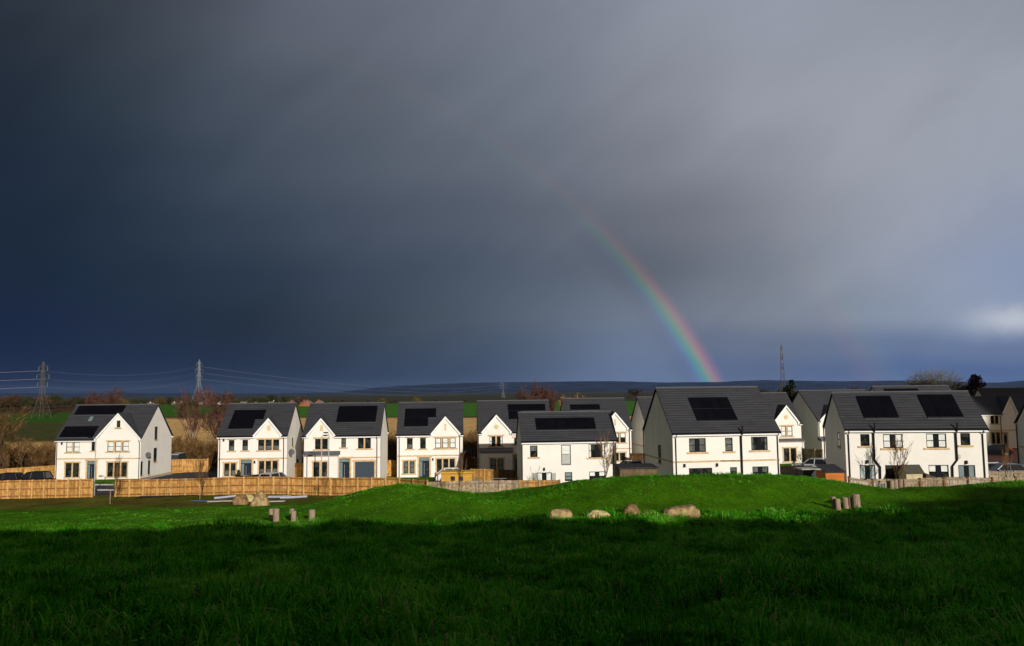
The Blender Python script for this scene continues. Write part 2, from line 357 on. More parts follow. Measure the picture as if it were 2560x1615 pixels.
def ground():
    def axis(lo, hi, step, far, g):
        a = list(np.arange(lo, hi+1e-6, step)); s = step; b = []; p = hi
        while p < far: s *= g; p += s; b.append(p)
        s = step; c = []; p = lo
        while p > -far: s *= g; p -= s; c.append(p)
        return np.array(c[::-1]+a+b)
    xs = axis(-62, 62, .62, 9000, 1.12)
    ya = list(np.arange(-10, 112, .5)); s = .5; p = ya[-1]
    while p < 11500: s *= 1.045; p += s; ya.append(p)
    yb = []; s = .6; p = -10
    while p > -200: s *= 1.2; p -= s; yb.append(p)
    ys = np.array(yb[::-1]+ya)
    XX, YY = np.meshgrid(xs, ys)
    ZZ = h(XX, YY)
    rg = np.random.RandomState(3)
    near = (YY < 78) & (YY > 3)
    ZZ = ZZ + near*rg.normal(0, .018, ZZ.shape)
    ny, nx = XX.shape
    V = np.stack([XX, YY, ZZ], -1).reshape(-1, 3)
    idx = np.arange(ny*nx).reshape(ny, nx)
    F = np.stack([idx[:-1, :-1], idx[:-1, 1:], idx[1:, 1:], idx[1:, :-1]], -1).reshape(-1, 4)
    me = bpy.data.meshes.new('ground'); me.vertices.add(len(V)); me.vertices.foreach_set('co', V.ravel())
    me.loops.add(F.size); me.loops.foreach_set('vertex_index', F.ravel().astype(np.int32))
    me.polygons.add(len(F)); me.polygons.foreach_set('loop_start', np.arange(0, F.size, 4, dtype=np.int32))
    me.polygons.foreach_set('use_smooth', np.ones(len(F), bool)); me.update(); me.validate()
    # what grows where
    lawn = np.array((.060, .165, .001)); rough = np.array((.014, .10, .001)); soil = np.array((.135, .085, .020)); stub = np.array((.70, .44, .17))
    green = np.array((.055, .17, .014)); field2 = np.array((.07, .075, .02)); path = np.array((.16, .12, .085)); scrub = np.array((.12, .07, .03))
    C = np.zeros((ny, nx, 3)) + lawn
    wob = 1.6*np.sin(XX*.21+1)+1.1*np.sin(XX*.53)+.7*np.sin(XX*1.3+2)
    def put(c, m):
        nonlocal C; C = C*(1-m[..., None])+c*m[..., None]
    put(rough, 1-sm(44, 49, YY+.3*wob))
    put(soil, (.72+.28*np.sin(XX*.33+YY*.9)*np.sin(YY*1.3-XX*.2))*sm(69.5, 73.5, YY+.9*wob)*(1-sm(85, 87, YY))*(1-sm(-14, -6, XX+wob)))
    put(scrub, sm(112, 120, YY+wob))
    put(stub, sm(135, 150, YY)*(1-sm(372, 376, YY+XX*.05)))
    put(scrub*.7, sm(372, 376, YY+XX*.05)*(1-sm(395, 405, YY)))
    put(green, sm(385, 395, YY+XX*.05)*(1-sm(860, 900, YY)))
    rt_ = XX/np.maximum(YY, 1); lf = 1-sm(-.54, -.50, rt_); mf = sm(-.54, -.50, rt_)*(1-sm(-.315, -.305, rt_))
    put(np.array((.085, .055, .024)), sm(372, 380, YY)*mf*(1-sm(3000, 3100, YY)))
    put(green*.8, sm(400, 420, YY+60*np.sin(XX*.02))*mf*(1-sm(500, 520, YY+40*np.sin(XX*.03))))
    put(field2, sm(210, 225, YY)*lf*(1-sm(3000, 3100, YY)))
    put(green*.65, sm(340, 350, YY)*lf*(1-sm(410, 425, YY)))
    put(np.array((.07, .045, .02)), sm(425, 440, YY)*lf*(1-sm(3000, 3100, YY)))
    put(np.array((.05, .05, .025)), sm(860, 900, YY))
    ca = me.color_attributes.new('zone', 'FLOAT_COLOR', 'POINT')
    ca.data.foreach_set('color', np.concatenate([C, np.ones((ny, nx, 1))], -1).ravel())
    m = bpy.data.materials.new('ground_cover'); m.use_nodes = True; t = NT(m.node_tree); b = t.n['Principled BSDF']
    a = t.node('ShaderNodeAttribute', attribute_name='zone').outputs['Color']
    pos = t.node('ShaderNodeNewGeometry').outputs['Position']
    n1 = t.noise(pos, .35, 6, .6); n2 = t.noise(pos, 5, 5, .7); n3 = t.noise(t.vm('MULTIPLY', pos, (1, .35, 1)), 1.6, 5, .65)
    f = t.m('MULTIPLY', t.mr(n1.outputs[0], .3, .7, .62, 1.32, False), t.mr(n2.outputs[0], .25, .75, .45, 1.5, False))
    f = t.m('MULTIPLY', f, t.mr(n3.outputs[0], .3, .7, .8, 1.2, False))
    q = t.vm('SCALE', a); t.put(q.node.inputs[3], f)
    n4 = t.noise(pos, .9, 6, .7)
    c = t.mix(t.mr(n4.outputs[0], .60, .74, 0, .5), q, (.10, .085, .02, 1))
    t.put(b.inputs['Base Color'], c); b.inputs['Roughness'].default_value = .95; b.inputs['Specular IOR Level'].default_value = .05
    hh = t.m('ADD', n2.outputs[0], t.m('MULTIPLY', t.noise(pos, 22, 4, .7).outputs[0], .5))
    bp = t.node('ShaderNodeBump', {'Height': hh, 'Strength': .9}); bp.inputs['Distance'].default_value = .12
    t.l.new(bp.outputs[0], b.inputs['Normal'])
    me.materials.append(m)
    o = bpy.data.objects.new('ground', me); COL.objects.link(o); tag(o, kind='structure')
ground()

def gnd(px, py):
    d = ray(px, py); t = 3.0
    while t < 1500:
        p = d*t
        if p.z < hz(p.x, p.y): break
        t += .25 if t < 130 else 2
    return Vector((p.x, p.y, hz(p.x, p.y)))

def shadow_bank():
    # unseen rise added behind the camera, crest shaped to cast the foreground shade
    ca, sa, te = math.cos(R(24.2)), math.sin(R(24.2)), math.tan(SUN_EL)
    YC = -25; rows = []
    rg = random.Random(5)
    E = [gnd(a, b) for a, b in ((2, 1334), (200, 1330), (400, 1325), (700, 1318), (1000, 1309), (1300, 1308), (1500, 1308), (1700, 1306), (1900, 1300), (2080, 1292), (2190, 1276), (2280, 1250), (2350, 1234), (2450, 1226), (2558, 1220))]
    EX = [p.x for p in E]; EY = [p.y for p in E]
    for i in range(0, 301):
        xc = -90+i*.9
        # shade edge wanted at distance ys for the strip that this crest point shades
        ys = 48.0
        for _ in range(3):
            t = (ys-YC)/ca; x = xc-t*sa
            ys = float(np.interp(x, EX, EY))+.35*math.sin(x*.7)+.25*math.sin(x*1.9+1)
        t = (ys-YC)/ca
        zc = hz(min(max(x, -34), 40), ys)+t*te + rg.uniform(-.28, .28)+.25*math.sin(xc*.9)
        zc = max(zc, 0)+ 40*float(sm(134, 139, xc))  # crest lifted at its right end to shade the far right house
        rows.append((xc, zc))
    mb = MB(); n = len(rows)
    prof = [(-8, None, -2.5), (-16, .42, 0), (-22, .85, 0), (-25, 1, 0), (-28, .96, 0), (-60, None, -2)]
    for y, k, zz in prof:
        for xc, zc in rows: mb.v.append((xc, y, (zc*k if k is not None else zz)))
    for j in range(len(prof)-1):
        for i in range(n-1):
            a = j*n+i; mb.f.append([a, a+1, a+1+n, a+n]); mb.uv.append(None); mb.r.append(.5)
    o = mb.build('shade_caster', mat('shade_caster_green', (.03, .08, .012), .95, .05, var=.2, scale=.5), smooth=False)
    tag(o, kind='structure')
shadow_bank()

# ------------------------------------------------------------------ houses
class House:
    def __init__(s, X, Y, Z, yaw, w, d, he, hr, label, name='white_house', **k):
        s.X, s.Y, s.Z, s.yaw, s.w, s.d, s.he, s.hr = X, Y, Z, R(yaw), w, d, he, hr
        s.c, s.s = math.cos(s.yaw), math.sin(s.yaw)
        s.root = thing(name, (X, Y, Z), label, 'house', s.yaw)
        s.zo = (0, 0, 1)
        s.o = .3; s.sl = (hr-he)/(d/2+s.o)
    def loc(s, p):
        dx, dy = p.x-s.X, p.y-s.Y; return Vector((s.c*dx+s.s*dy, -s.s*dx+s.c*dy, p.z-s.Z))
    def wdir(s, v): return Vector((s.c*v.x+s.s*v.y, -s.s*v.x+s.c*v.y, v.z))
    def px(s, x, y): return s.zo[0]+x/s.zo[2], s.zo[1]+y/s.zo[2]
    def hit(s, x, y, n, p0):
        """where the sight line through zoomed pixel (x,y) meets a plane of this house (local)"""
        o = s.loc(Vector((0, 0, 0))); d = s.wdir(ray(*s.px(x, y)))
        n = Vector(n); t = (Vector(p0)-o).dot(n)/d.dot(n); return o+d*t
    def fr(s, x, y, yy=0): q = s.hit(x, y, (0, 1, 0), (0, yy, 0)); return q.x, q.z
    def rect(s, x0, y0, x1, y1, yy=0):
        xm, ym = (x0+x1)/2, (y0+y1)/2
        return (s.fr(x0, ym, yy)[0], s.fr(xm, y1, yy)[1], s.fr(x1, ym, yy)[0], s.fr(xm, y0, yy)[1])

def facade_mesh(mb, x0, z0, x1, z1, holes, y=0, rev=.12):
    xs = sorted({x0, x1, *[min(max(h_[0], x0), x1) for h_ in holes], *[min(max(h_[2], x0), x1) for h_ in holes]})
    zs = sorted({z0, z1, *[min(max(h_[1], z0), z1) for h_ in holes], *[min(max(h_[3], z0), z1) for h_ in holes]})
    for i in range(len(xs)-1):
        for j in range(len(zs)-1):
            cx, cz = (xs[i]+xs[i+1])/2, (zs[j]+zs[j+1])/2
            if any(a < cx < c and b < cz < d for a, b, c, d in holes): continue
            mb.poly([(xs[i], y, zs[j]), (xs[i+1], y, zs[j]), (xs[i+1], y, zs[j+1]), (xs[i], y, zs[j+1])])
    for a, b, c, d in holes:
        a, c = max(a, x0), min(c, x1); b = max(b, z0); d = min(d, z1)
        mb.poly([(a, y, b), (a, y+rev, b), (a, y+rev, d), (a, y, d)]); mb.poly([(c, y, b), (c, y, d), (c, y+rev, d), (c, y+rev, b)])
        mb.poly([(a, y, d), (a, y+rev, d), (c, y+rev, d), (c, y, d)]); mb.poly([(a, y, b), (c, y, b), (c, y+rev, b), (a, y+rev, b)])

def window(H, r, n=1, style='f', blind=None, jamb=False, lintel=True, sill=True, y=0, name='window', rail=True):
    x0, z0, x1, z1 = r; w = x1-x0
    fr = MB(); pn = MB(); bls = []; st = MB()
    yo, yi = y+.05, y+.11
    mul = .17 if style == 'f' else .30
    if style == 'd': mul = .24
    lw = (w-mul*(n-1))/n
    t = .06
    for k in range(n):
        a = x0+k*(lw+mul); b = a+lw
        fr.box(a, yo, z0, a+t, yi, z1); fr.box(b-t, yo, z0, b, yi, z1); fr.box(a+t, yo+.002, z0, b-t, yi, z0+t); fr.box(a+t, yo+.002, z1-t, b-t, yi, z1)
        zm = (z0+z1)/2
        if rail: fr.box(a+t, yo+.01, zm-.03, b-t, yi-.005, zm+.03)
        pn.poly([(a+t, yi-.02, z0+t), (b-t, yi-.02, z0+t), (b-t, yi-.02, z1-t), (a+t, yi-.02, z1-t)])
        if blind:
            bl = MB(); bls.append(bl)
            zb0, zb1 = {'full': (z0+t, z1-t), 'top': (zm+.03, z1-t), 'bot': (z0+t, zm-.1), 'most': (z0+t+.1*(z1-z0), z1-t), 'curt': (z0+t, z1-t)}[blind[0]]
            if blind[0] == 'curt':
                q = a+t if k == 0 else b-t-.16
                bl.box(q, yi-.035, zb0, q+.16, yi-.025, zb1)
            else: bl.box(a+t+.015, yi-.035, zb0+.01, b-t-.015, yi-.025, zb1-.01)
        if k < n-1:
            if style == 'f': st.box(b, y-.02, z0, b+mul, yi, z1)
            else: fr.box(b, yo-.01, z0, b+mul, yi, z1)
    W = fr.build(name, M_FRAME, H.root)
    pn.build('pane', M_GLASS, W)
    for b_ in bls: b_.build('blind', blind[1] if len(blind) > 1 else M_BLIND, W)
    if style == 'f' and jamb:
        st.box(x0-.16, y-.022, z0, x0, y+.02, z1); st.box(x1, y-.022, z0, x1+.16, y+.02, z1)
    if style == 'f' and lintel: st.box(x0-.22, y-.03, z1, x1+.22, y+.02, z1+.17)
    if st.f: st.build('surround', M_STONE, W)
    if sill: MB().box(x0-.22, y-.07, z0-.15, x1+.22, y+.05, z0).build('sill', M_STONE, W)
    return W

def door(H, r, trans=.42, side=True, y=0, surround=True, name='front_door'):
    x0, z0, x1, z1 = r; z0 = min(z0, .1); zt = z1-trans
    D = MB().box(x0, y+.08, z0, x1, y+.12, z1).build(name, M_DOOR, H.root)
    fr = MB(); t = .05
    fr.box(x0, y+.045, z0, x0+t, y+.079, z1); fr.box(x1-t, y+.045, z0, x1, y+.079, z1); fr.box(x0+t, y+.046, z1-t, x1-t, y+.079, z1); fr.box(x0+t, y+.046, zt-.03, x1-t, y+.079, zt+.03)
    g = MB(); g.box(x0+t, y+.06, zt+.03, x1-t, y+.078, z1-t)
    if side:
        xs = x0+(x1-x0)*.33; fr.box(xs-.03, y+.047, z0, xs+.03, y+.079, zt-.03); g.box(x0+t, y+.06, z0+.1, xs-.03, y+.078, zt-.03)
        MB().box(xs+.16, y+.03, z0+.25, xs+.20, y+.05, zt-.25).box(xs+.16, y+.05, .6, xs+.2, y+.079, .64).build('handle', M_STEEL, D)
        MB().box(xs+.5, y+.06, .95, x1-.25, y+.079, 1.02).build('letter_slot', M_STEEL, D)
    fr.build('frame', M_FRAME, D); g.build('pane', M_FROST, D)
    if surround:
        s = MB(); s.box(x0-.2, y-.025, z0-.1, x0, y+.02, z1); s.box(x1, y-.025, z0-.1, x1+.2, y+.02, z1); s.box(x0-.3, y-.035, z1, x1+.3, y+.02, z1+.2)
        s.build('surround', M_STONE, D)
    return D

def panels(H, quad, n, rows=1, back=.0):
    """solar panels on the front roof slope; quad = TL,TR,BR,BL zoomed pixels"""
    nrm = Vector((0, -H.sl, 1)).normalized(); p0 = (0, -H.o, H.he)
    P = [H.hit(x, y, nrm, p0) for x, y in quad]
    # true rectangle on the slope
    ym0 = (P[2].y+P[3].y)/2; ym1 = (P[0].y+P[1].y)/2
    xa = (P[0].x+P[3].x)/2; xb = (P[1].x+P[2].x)/2
    for i in range(n):
        for j in range(rows):
            a = xa+(xb-xa)*i/n+.012; b = xa+(xb-xa)*(i+1)/n-.012
            c = ym0+(ym1-ym0)*j/rows+.012; d = ym0+(ym1-ym0)*(j+1)/rows-.012
            mb = MB(); z = lambda y, o: H.he+(y+H.o)*H.sl+o
            t0, t1 = .02, .11
            v = [(a, c, z(c, t0)), (b, c, z(c, t0)), (b, d, z(d, t0)), (a, d, z(d, t0)), (a, c, z(c, t1)), (b, c, z(c, t1)), (b, d, z(d, t1)), (a, d, z(d, t1))]
            mb.v = v
            for f in ((4,5,6,7),(0,1,5,4),(1,2,6,5),(2,3,7,6),(3,0,4,7)): mb.f.append(list(f)); mb.uv.append(None); mb.r.append(.5)
            mb.build('solar_panel', M_PANEL, H.root)
    MB().poly([(xa, ym0-.08, H.he+(ym0-.08+H.o)*H.sl+.03), (xb, ym0-.08, H.he+(ym0-.08+H.o)*H.sl+.03), (xb, ym0, H.he+(ym0+H.o)*H.sl+.03), (xa, ym0, H.he+(ym0+H.o)*H.sl+.03)]).build('flashing', mat('flashing', (.07, .08, .09), .6, .3), H.root)

def build_house(H, holes, gable=None, bay=None, string=True, base=-1.0, wallm=None):
    w, d, he, hr, o, sl = H.w, H.d, H.he, H.hr, H.o, H.sl
    wallm = wallm or M_REND; root = H.root
    zt = he-.12
    mb = MB()
    facade_mesh(mb, 0, base, w, zt, holes)
    zr = hr-.16
    for x, s in ((0, 1), (w, -1)):
        P = [(x, 0, base), (x, 0, zt+o*sl*0+.0), (x, d/2, zr), (x, d, zt), (x, d, base)]
        mb.poly(P if s > 0 else P[::-1])
    mb.poly([(w, d, base), (0, d, base), (0, d, zt), (w, d, zt)])
    if gable:
        xl, xa, xr, za = gable
        zg = za-.12; q = .16*1.2
        mb.poly([(xl+q, -.003, zt-.02), (xr-q, -.003, zt-.02), (xa, -.003, zg-.14)])
    mb.build('wall', wallm, root)
    # roof: front slope split round the cross gable, back slope, cross gable slopes
    rf = MB(); ov = .1; L = math.hypot(1, sl)
    def P(x, y, dz=0): return (x, y, he+(y+o)*sl+dz)
    def U(x, y): return (x, (y+o)*L)
    yr = d/2
    if gable:
        xl, xa, xr, za = gable
        yi = (za-he)/sl-o
        for poly in ([(-ov, -o), (xl, -o), (xa, yi), (xa, yr), (-ov, yr)], [(xr, -o), (w+ov, -o), (w+ov, yr), (xa, yr), (xa, yi)]):
            rf.poly([P(*p) for p in poly], [U(*p) for p in poly])
        yf = -.12
        for side, xe in ((-1, xl), (1, xr)):
            g = math.hypot(xa-xe, za-he)
            ex = xe+side*0.0
            rf.poly([(ex, yf, he+.03), (xa, yf, za+.03), (xa, yi+.02, za+.03), (ex, -o+.02, he+.03)][::(1 if side > 0 else -1)],
                    [(yf, 0), (yf, g), (yi, g), (-o, 0)][::(1 if side > 0 else -1)])
    else:
        poly = [(-ov, -o), (w+ov, -o), (w+ov, yr), (-ov, yr)]
        rf.poly([P(*p) for p in poly], [U(*p) for p in poly])
    rf.poly([(-ov, d+o, he), (-ov, yr, hr), (w+ov, yr, hr), (w+ov, d+o, he)], [(0, 0), (0, (yr+o)*L), (w, (yr+o)*L), (w, 0)])
    # underside and verge edges
    th = .1
    for x in (-ov, w+ov):
        rf.poly([(x, -o, he-th), (x, yr, hr-th), (x, yr, hr), (x, -o, he)], [(0, .1)]*4); rf.poly([(x, d+o, he-th), (x, yr, hr-th), (x, yr, hr), (x, d+o, he)], [(0, .1)]*4)
    for xa_, xb_ in ([(-ov, w+ov)] if not gable else [(-ov, gable[0]), (gable[2], w+ov)]):
        if xb_-xa_ > .02: rf.poly([(xa_, -o, he-th), (xb_, -o, he-th), (xb_, yr, hr-th), (xa_, yr, hr-th)], [(0, .1)]*4)
    rf.poly([(-ov, d+o, he-th), (w+ov, d+o, he-th), (w+ov, yr, hr-th), (-ov, yr, hr-th)], [(0, .1)]*4)
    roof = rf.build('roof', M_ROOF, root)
    MB().tube([(-ov-.01, yr, hr-.01), (w+ov+.01, yr, hr-.01)], .075, 6).build('ridge_tile', mat('ridge', (.10, .10, .11), .7, .2), roof)
    # barge strip under verge (dark)
    for x0, x1 in ((-ov+.01, -ov+.05), (w+ov-.05, w+ov-.01)):
        vb = MB()
        for ya, yb in ((-o, yr), (d+o, yr)):
            za_, zb_ = he-th-.005, hr-th-.005
            vb.poly([(x0, ya, za_-.10), (x0, yb, zb_-.10), (x0, yb, zb_), (x0, ya, za_)]); vb.poly([(x1, ya, za_-.10), (x1, yb, zb_-.10), (x1, yb, zb_), (x1, ya, za_)])
            vb.poly([(x0, ya, za_-.10), (x1, ya, za_-.10), (x1, yb, zb_-.10), (x0, yb, zb_-.10)])
        vb.build('verge', M_PIPE, root)
    # eaves: white fascia and dark gutter on the parts without a gable
    segs = [(-ov, w+ov)] if not gable else [(-ov, gable[0]+.12), (gable[2]-.12, w+ov)]
    for a, b in segs:
        if b-a < .1: continue
        fa = MB(); gu = MB()
        fa.box(a, -o+.03, he-th-.17, b, -o+.055, he-th-.006); fa.box(a, -o+.055, he-th-.17, b, -.002, he-th-.15)
        gu.tube([(a, -o-.03, he-th+.02), (b, -o-.03, he-th+.02)], .06, 6)
        fa.build('fascia', M_WHITE, root); gu.build('gutter', M_PIPE, root)
    fa = MB(); gu = MB()
    fa.box(-ov, d+o-.055, he-th-.17, w+ov, d+o-.03, he-th-.006); gu.tube([(-ov, d+o+.03, he-th+.02), (w+ov, d+o+.03, he-th+.02)], .06, 6)
    fa.build('fascia', M_WHITE, root); gu.build('gutter', M_PIPE, root)
    if gable:
        xl, xa, xr, za = gable; bb = MB(); yb0, yb1 = -.17, -.125
        tb = .2
        for side, xe in ((-1, xl), (1, xr)):
            dx = (xa-xe); g = math.hypot(dx, za-he); nx, nz = (za-he)/g*(-1 if side < 0 else 1), abs(dx)/g
            for yy in (yb0,):
                q = [(xe, yy, he+.0), (xa, yy, za), (xa, yy, za-tb*1.35), (xe-side*tb*1.2, yy, he-.03)]
                bb.poly(q)
                bb.poly([(xe-side*tb*1.2, yy, he-.03), (xa, yy, za-tb*1.35), (xa, -.004, za-tb*1.35), (xe-side*tb*1.2, -.004, he-.03)])
                bb.poly([(xe, yy, he), (xa, yy, za), (xa, -.1, za), (xe, -.1, he)])
            bb.box(min(xe, xe-side*.34), -.172, he-.24, max(xe, xe-side*.34), -.006, he-.005)
        bb.build('bargeboard', M_WHITE, root)
    if string:
        zs = 2.62 if string is True else string
        x0s = 0 if not bay else None
        s = MB()
        rng = [(0, w)] if not bay else [(max(bay[1], 0), w)]
        for a, b in rng: s.box(a-.02, -.05, zs-.07, b+.02, 0.02, zs+.07)
        if not bay: s.box(-.04, .02, zs-.07, .02, d, zs+.07)
        s.build('string_course', M_STONE, root)
    if bay:
        x0, x1, z0, z1, dep = bay[0], bay[1], bay[2], bay[3], bay[4]
        b = MB(); facade_mesh(b, x0, base, x1, z0, bay[5], y=-dep)
        b.poly([(x0, -dep, base), (x0, -dep, z0), (x0, 0, z0), (x0, 0, base)]); b.poly([(x1, -dep, base), (x1, 0, base), (x1, 0, z0), (x1, -dep, z0)])
        B = b.build('bay', wallm, root)
        c = MB(); e = .14
        c.poly([(x0-e, -dep-e, z0+.02), (x1+e, -dep-e, z0+.02), (x1+e, -.004, z1+.06), (x0-e, -.004, z1+.06)])
        c.poly([(x0-e, -dep-e, z0-.04), (x1+e, -dep-e, z0-.04), (x1+e, -dep-e, z0+.02), (x0-e, -dep-e, z0+.02)])
        c.poly([(x0-e, -dep-e, z0-.04), (x0-e, -dep-e, z0+.02), (x0-e, -.004, z1+.06), (x0-e, -.004, z0-.04)]); c.poly([(x1+e, -dep-e, z0-.04), (x1+e, -dep-e, z0+.02), (x1+e, -.004, z1+.06), (x1+e, -.004, z0-.04)])
        c.build('lean_to_roof', M_SLATE, B)
        MB().box(x0-.08, -dep-.1, z0-.16, x1+.08, -dep+.02, z0-.045).build('eaves_board', mat('stone_eaves', (.30, .24, .17), .8, .2), B)

def pipe(H, pts, rad=.045, name='downpipe', y=-.08):
    MB().tube([(x, y, z) for x, z in pts], rad, 6).build(name, M_PIPE, H.root)
def downpipe(H, x, bottom=-.3, side=1):
    zt = H.he-.14
    MB().tube([(x, -H.o-.03, zt+.05), (x, -H.o-.03, zt-.1), (x, -.07, zt-.32), (x, -.07, bottom)], .045, 6).build('downpipe', M_PIPE, H.root)
def dish(H, x, y):
    q = H.hit(x, y, (1, 0, 0), (H.w, 0, 0))
    D = MB(); c = Vector((H.w+.35, q.y-.1, q.z)); a = Vector((.45, -.85, .25)).normalized(); u = a.orthogonal().normalized(); v = a.cross(u)
    ring = []
    for rr, off in ((.02, -.09), (.2, -.05), (.34, .02)):
        ring.append([c+a*off+(u*math.cos(2*math.pi*k/12)+v*math.sin(2*math.pi*k/12))*rr for k in range(12)])
    for i in range(2):
        for k in range(12): D.poly([ring[i][k], ring[i][(k+1) % 12], ring[i+1][(k+1) % 12], ring[i+1][k]])
    D.tube([c-a*.08, (H.w, q.y, q.z-.1)], .02, 5); D.tube([c-v*.3, c+a*.35], .012, 4); D.box(*(c+a*.35-Vector((.04,)*3)), *(c+a*.35+Vector((.04,)*3)))
    D.build('satellite_dish', M_DISH, H.root)
def side_window(H, side, pts, frm=True):
    """narrow window on the gable wall; pts = zoomed pixel box"""
    xw = H.w if side > 0 else 0; x0, y0, x1, y1 = pts
    a = H.hit(x0, (y0+y1)/2, (1, 0, 0), (xw, 0, 0)).y; b = H.hit(x1, (y0+y1)/2, (1, 0, 0), (xw, 0, 0)).y
    z1 = H.hit((x0+x1)/2, y0, (1, 0, 0), (xw, 0, 0)).z; z0 = H.hit((x0+x1)/2, y1, (1, 0, 0), (xw, 0, 0)).z
    a, b = min(a, b), max(a, b)
    s = side; e = lambda v: xw+s*v
    f = MB(); X0, X1 = sorted((e(.003), e(.03)))
    t = .05
    f.box(X0, a, z0, X1, a+t, z1); f.box(X0, b-t, z0, X1, b, z1); f.box(X0, a+t, z0, X1, b-t, z0+t); f.box(X0, a+t, z1-t, X1, b-t, z1); f.box(X0, a+t, (z0+z1)/2-.03, X1, b-t, (z0+z1)/2+.03)
    W = f.build('window', M_FRAME, H.root)
    MB().poly([(e(.012), a+t, z0+t), (e(.012), b-t, z0+t), (e(.012), b-t, z1-t), (e(.012), a+t, z1-t)]).build('pane', M_GLASS, W)
    X0, X1 = sorted((e(-.01), e(.08))); MB().box(X0, a-.12, z0-.15, X1, b+.12, z0-.002).build('sill', M_STONE, W)
def vent(H, x0, y0, x1, y1):
    r = H.rect(x0, y0, x1, y1)
    MB().box(r[0], -.03, r[1], r[2], 0, r[3]).build('gable_vent', mat('vent_stone', (.66, .52, .30), .85, .1, var=.1, scale=3), H.root)
def roundel(H, x, y, rad=.27):
    cx, cz = H.fr(x, y); m = MB()
    P = [(cx+rad*math.cos(2*math.pi*k/20), cz+rad*math.sin(2*math.pi*k/20)) for k in range(20)]
    m.poly([(a, -.03, b) for a, b in P])
    for k in range(20): (a, b), (c, d) = P[k], P[(k+1) % 20]; m.poly([(a, -.03, b), (c, -.03, d), (c, 0, d), (a, 0, b)])
    m.build('gable_vent', mat('vent_stone', (.66, .52, .30), .85, .1), H.root)
def wall_light(H, x, y):
    cx, cz = H.fr(x, y)
    MB().box(cx-.07, -.16, cz-.1, cx+.07, -.005, cz+.12).box(cx-.09, -.19, cz-.14, cx+.09, -.005, cz-.105).build('wall_light', M_PIPE, H.root)

def GB(H, apex, L, Rr):
    xa, za = H.fr(*apex, -.1); xl = H.fr(*L, -.1)[0]; xr = H.fr(*Rr, -.1)[0]
    return (xl, xa, xr, za)

# --- house furthest left
A = House(-57.96, 100.42, -10.58, -1.82, 10.92, 8.34, 5.02, 9.33, 'white house furthest left with small roof window and broad front gable')
A.zo = (120, 990, 5.625)
wA = [(255,645,445,790), (612,645,660,770), (835,640,1135,780), (245,940,435,1140), (835,935,1110,1135)]; rA = [A.rect(*q) for q in wA]; dA = A.rect(550,915,672,1185)
for r in rA[:3]: pass
build_house(A, rA+[(dA[0], -1, dA[2], dA[3])], GB(A, (985,240), (648,605), (1318,605)))
window(A, rA[0], 2, blind=('full',), lintel=False); window(A, rA[1], 1, lintel=False); window(A, rA[2], 3, blind=('full',))
window(A, rA[3], 2, jamb=True); window(A, rA[4], 3, jamb=True); door(A, dA, .42)
q = A.rect(972,345,1018,440); window(A, q, 1, lintel=False, y=-.13, rail=False)
for p in ((1500,430,1535,612), (1485,730,1525,920), (1300,920,1325,1115), (1405,905,1430,1098)): side_window(A, 1, p)
panels(A, ((440,142),(1095,142),(1035,266),(368,266)), 6); panels(A, ((240,435),(705,435),(635,582),(155,585)), 4)
q = [A.hit(x, y, Vector((0, -A.sl, 1)), (0, -A.o, A.he)) for x, y in ((600,300),(650,300),(615,365),(562,365))]
sk = MB(); sk.poly([p+Vector((0, -.08, .1)) for p in q]).build('roof_window', M_FROST, A.root)
downpipe(A, .15); downpipe(A, A.w-.15); dish(A, 1378, 825); wall_light(A, 200, 665)
MB().box(A.w+.002, 0, -.35, A.w+.05, A.d, .12).build('plinth', M_STONE, A.root)

# --- second house
B = House(-32.56, 87.41, -9.76, 3.39, 7.48, 8.06, 5.12, 8.64, 'white house with stepped solar panels and two cars parked before its door')
B.zo = (530, 990, 6.904)
wB = [(290,760,385,942), (525,757,620,937), (797,752,1160,932), (212,1160,408,1378), (812,1120,1132,1370)]; rB = [B.rect(*q) for q in wB]; dB = B.rect(497,1098,682,1425)
build_house(B, rB+[(dB[0], -1, dB[2], dB[3])], GB(B, (972,380), (700,692), (1222,692)))
window(B, rB[0], 1, blind=('bot', M_BLINDG)); window(B, rB[1], 1, blind=('bot', M_BLINDG)); window(B, rB[2], 3, blind=('bot', M_BLINDG)); window(B, rB[3], 2, jamb=True, blind=('bot', M_BLINDG)); window(B, rB[4], 3, jamb=True, blind=('bot', M_BLINDG)); door(B, dB)
vent(B, 955,510,1010,595); panels(B, ((390,255),(940,250),(888,412),(335,415)), 4); panels(B, ((330,416),(748,414),(695,573),(268,572)), 3)
downpipe(B, .2); downpipe(B, B.w-.35); dish(B, 1325, 965); side_window(B, 1, (1383,720,1396,870)); wall_light(B, 738, 1135); wall_light(B, 205, 755)
MB().box(*[B.w+.002, 5.0, -.3, B.w+.05, 5.9, 2.05]).build('side_door', M_DOOR, B.root)

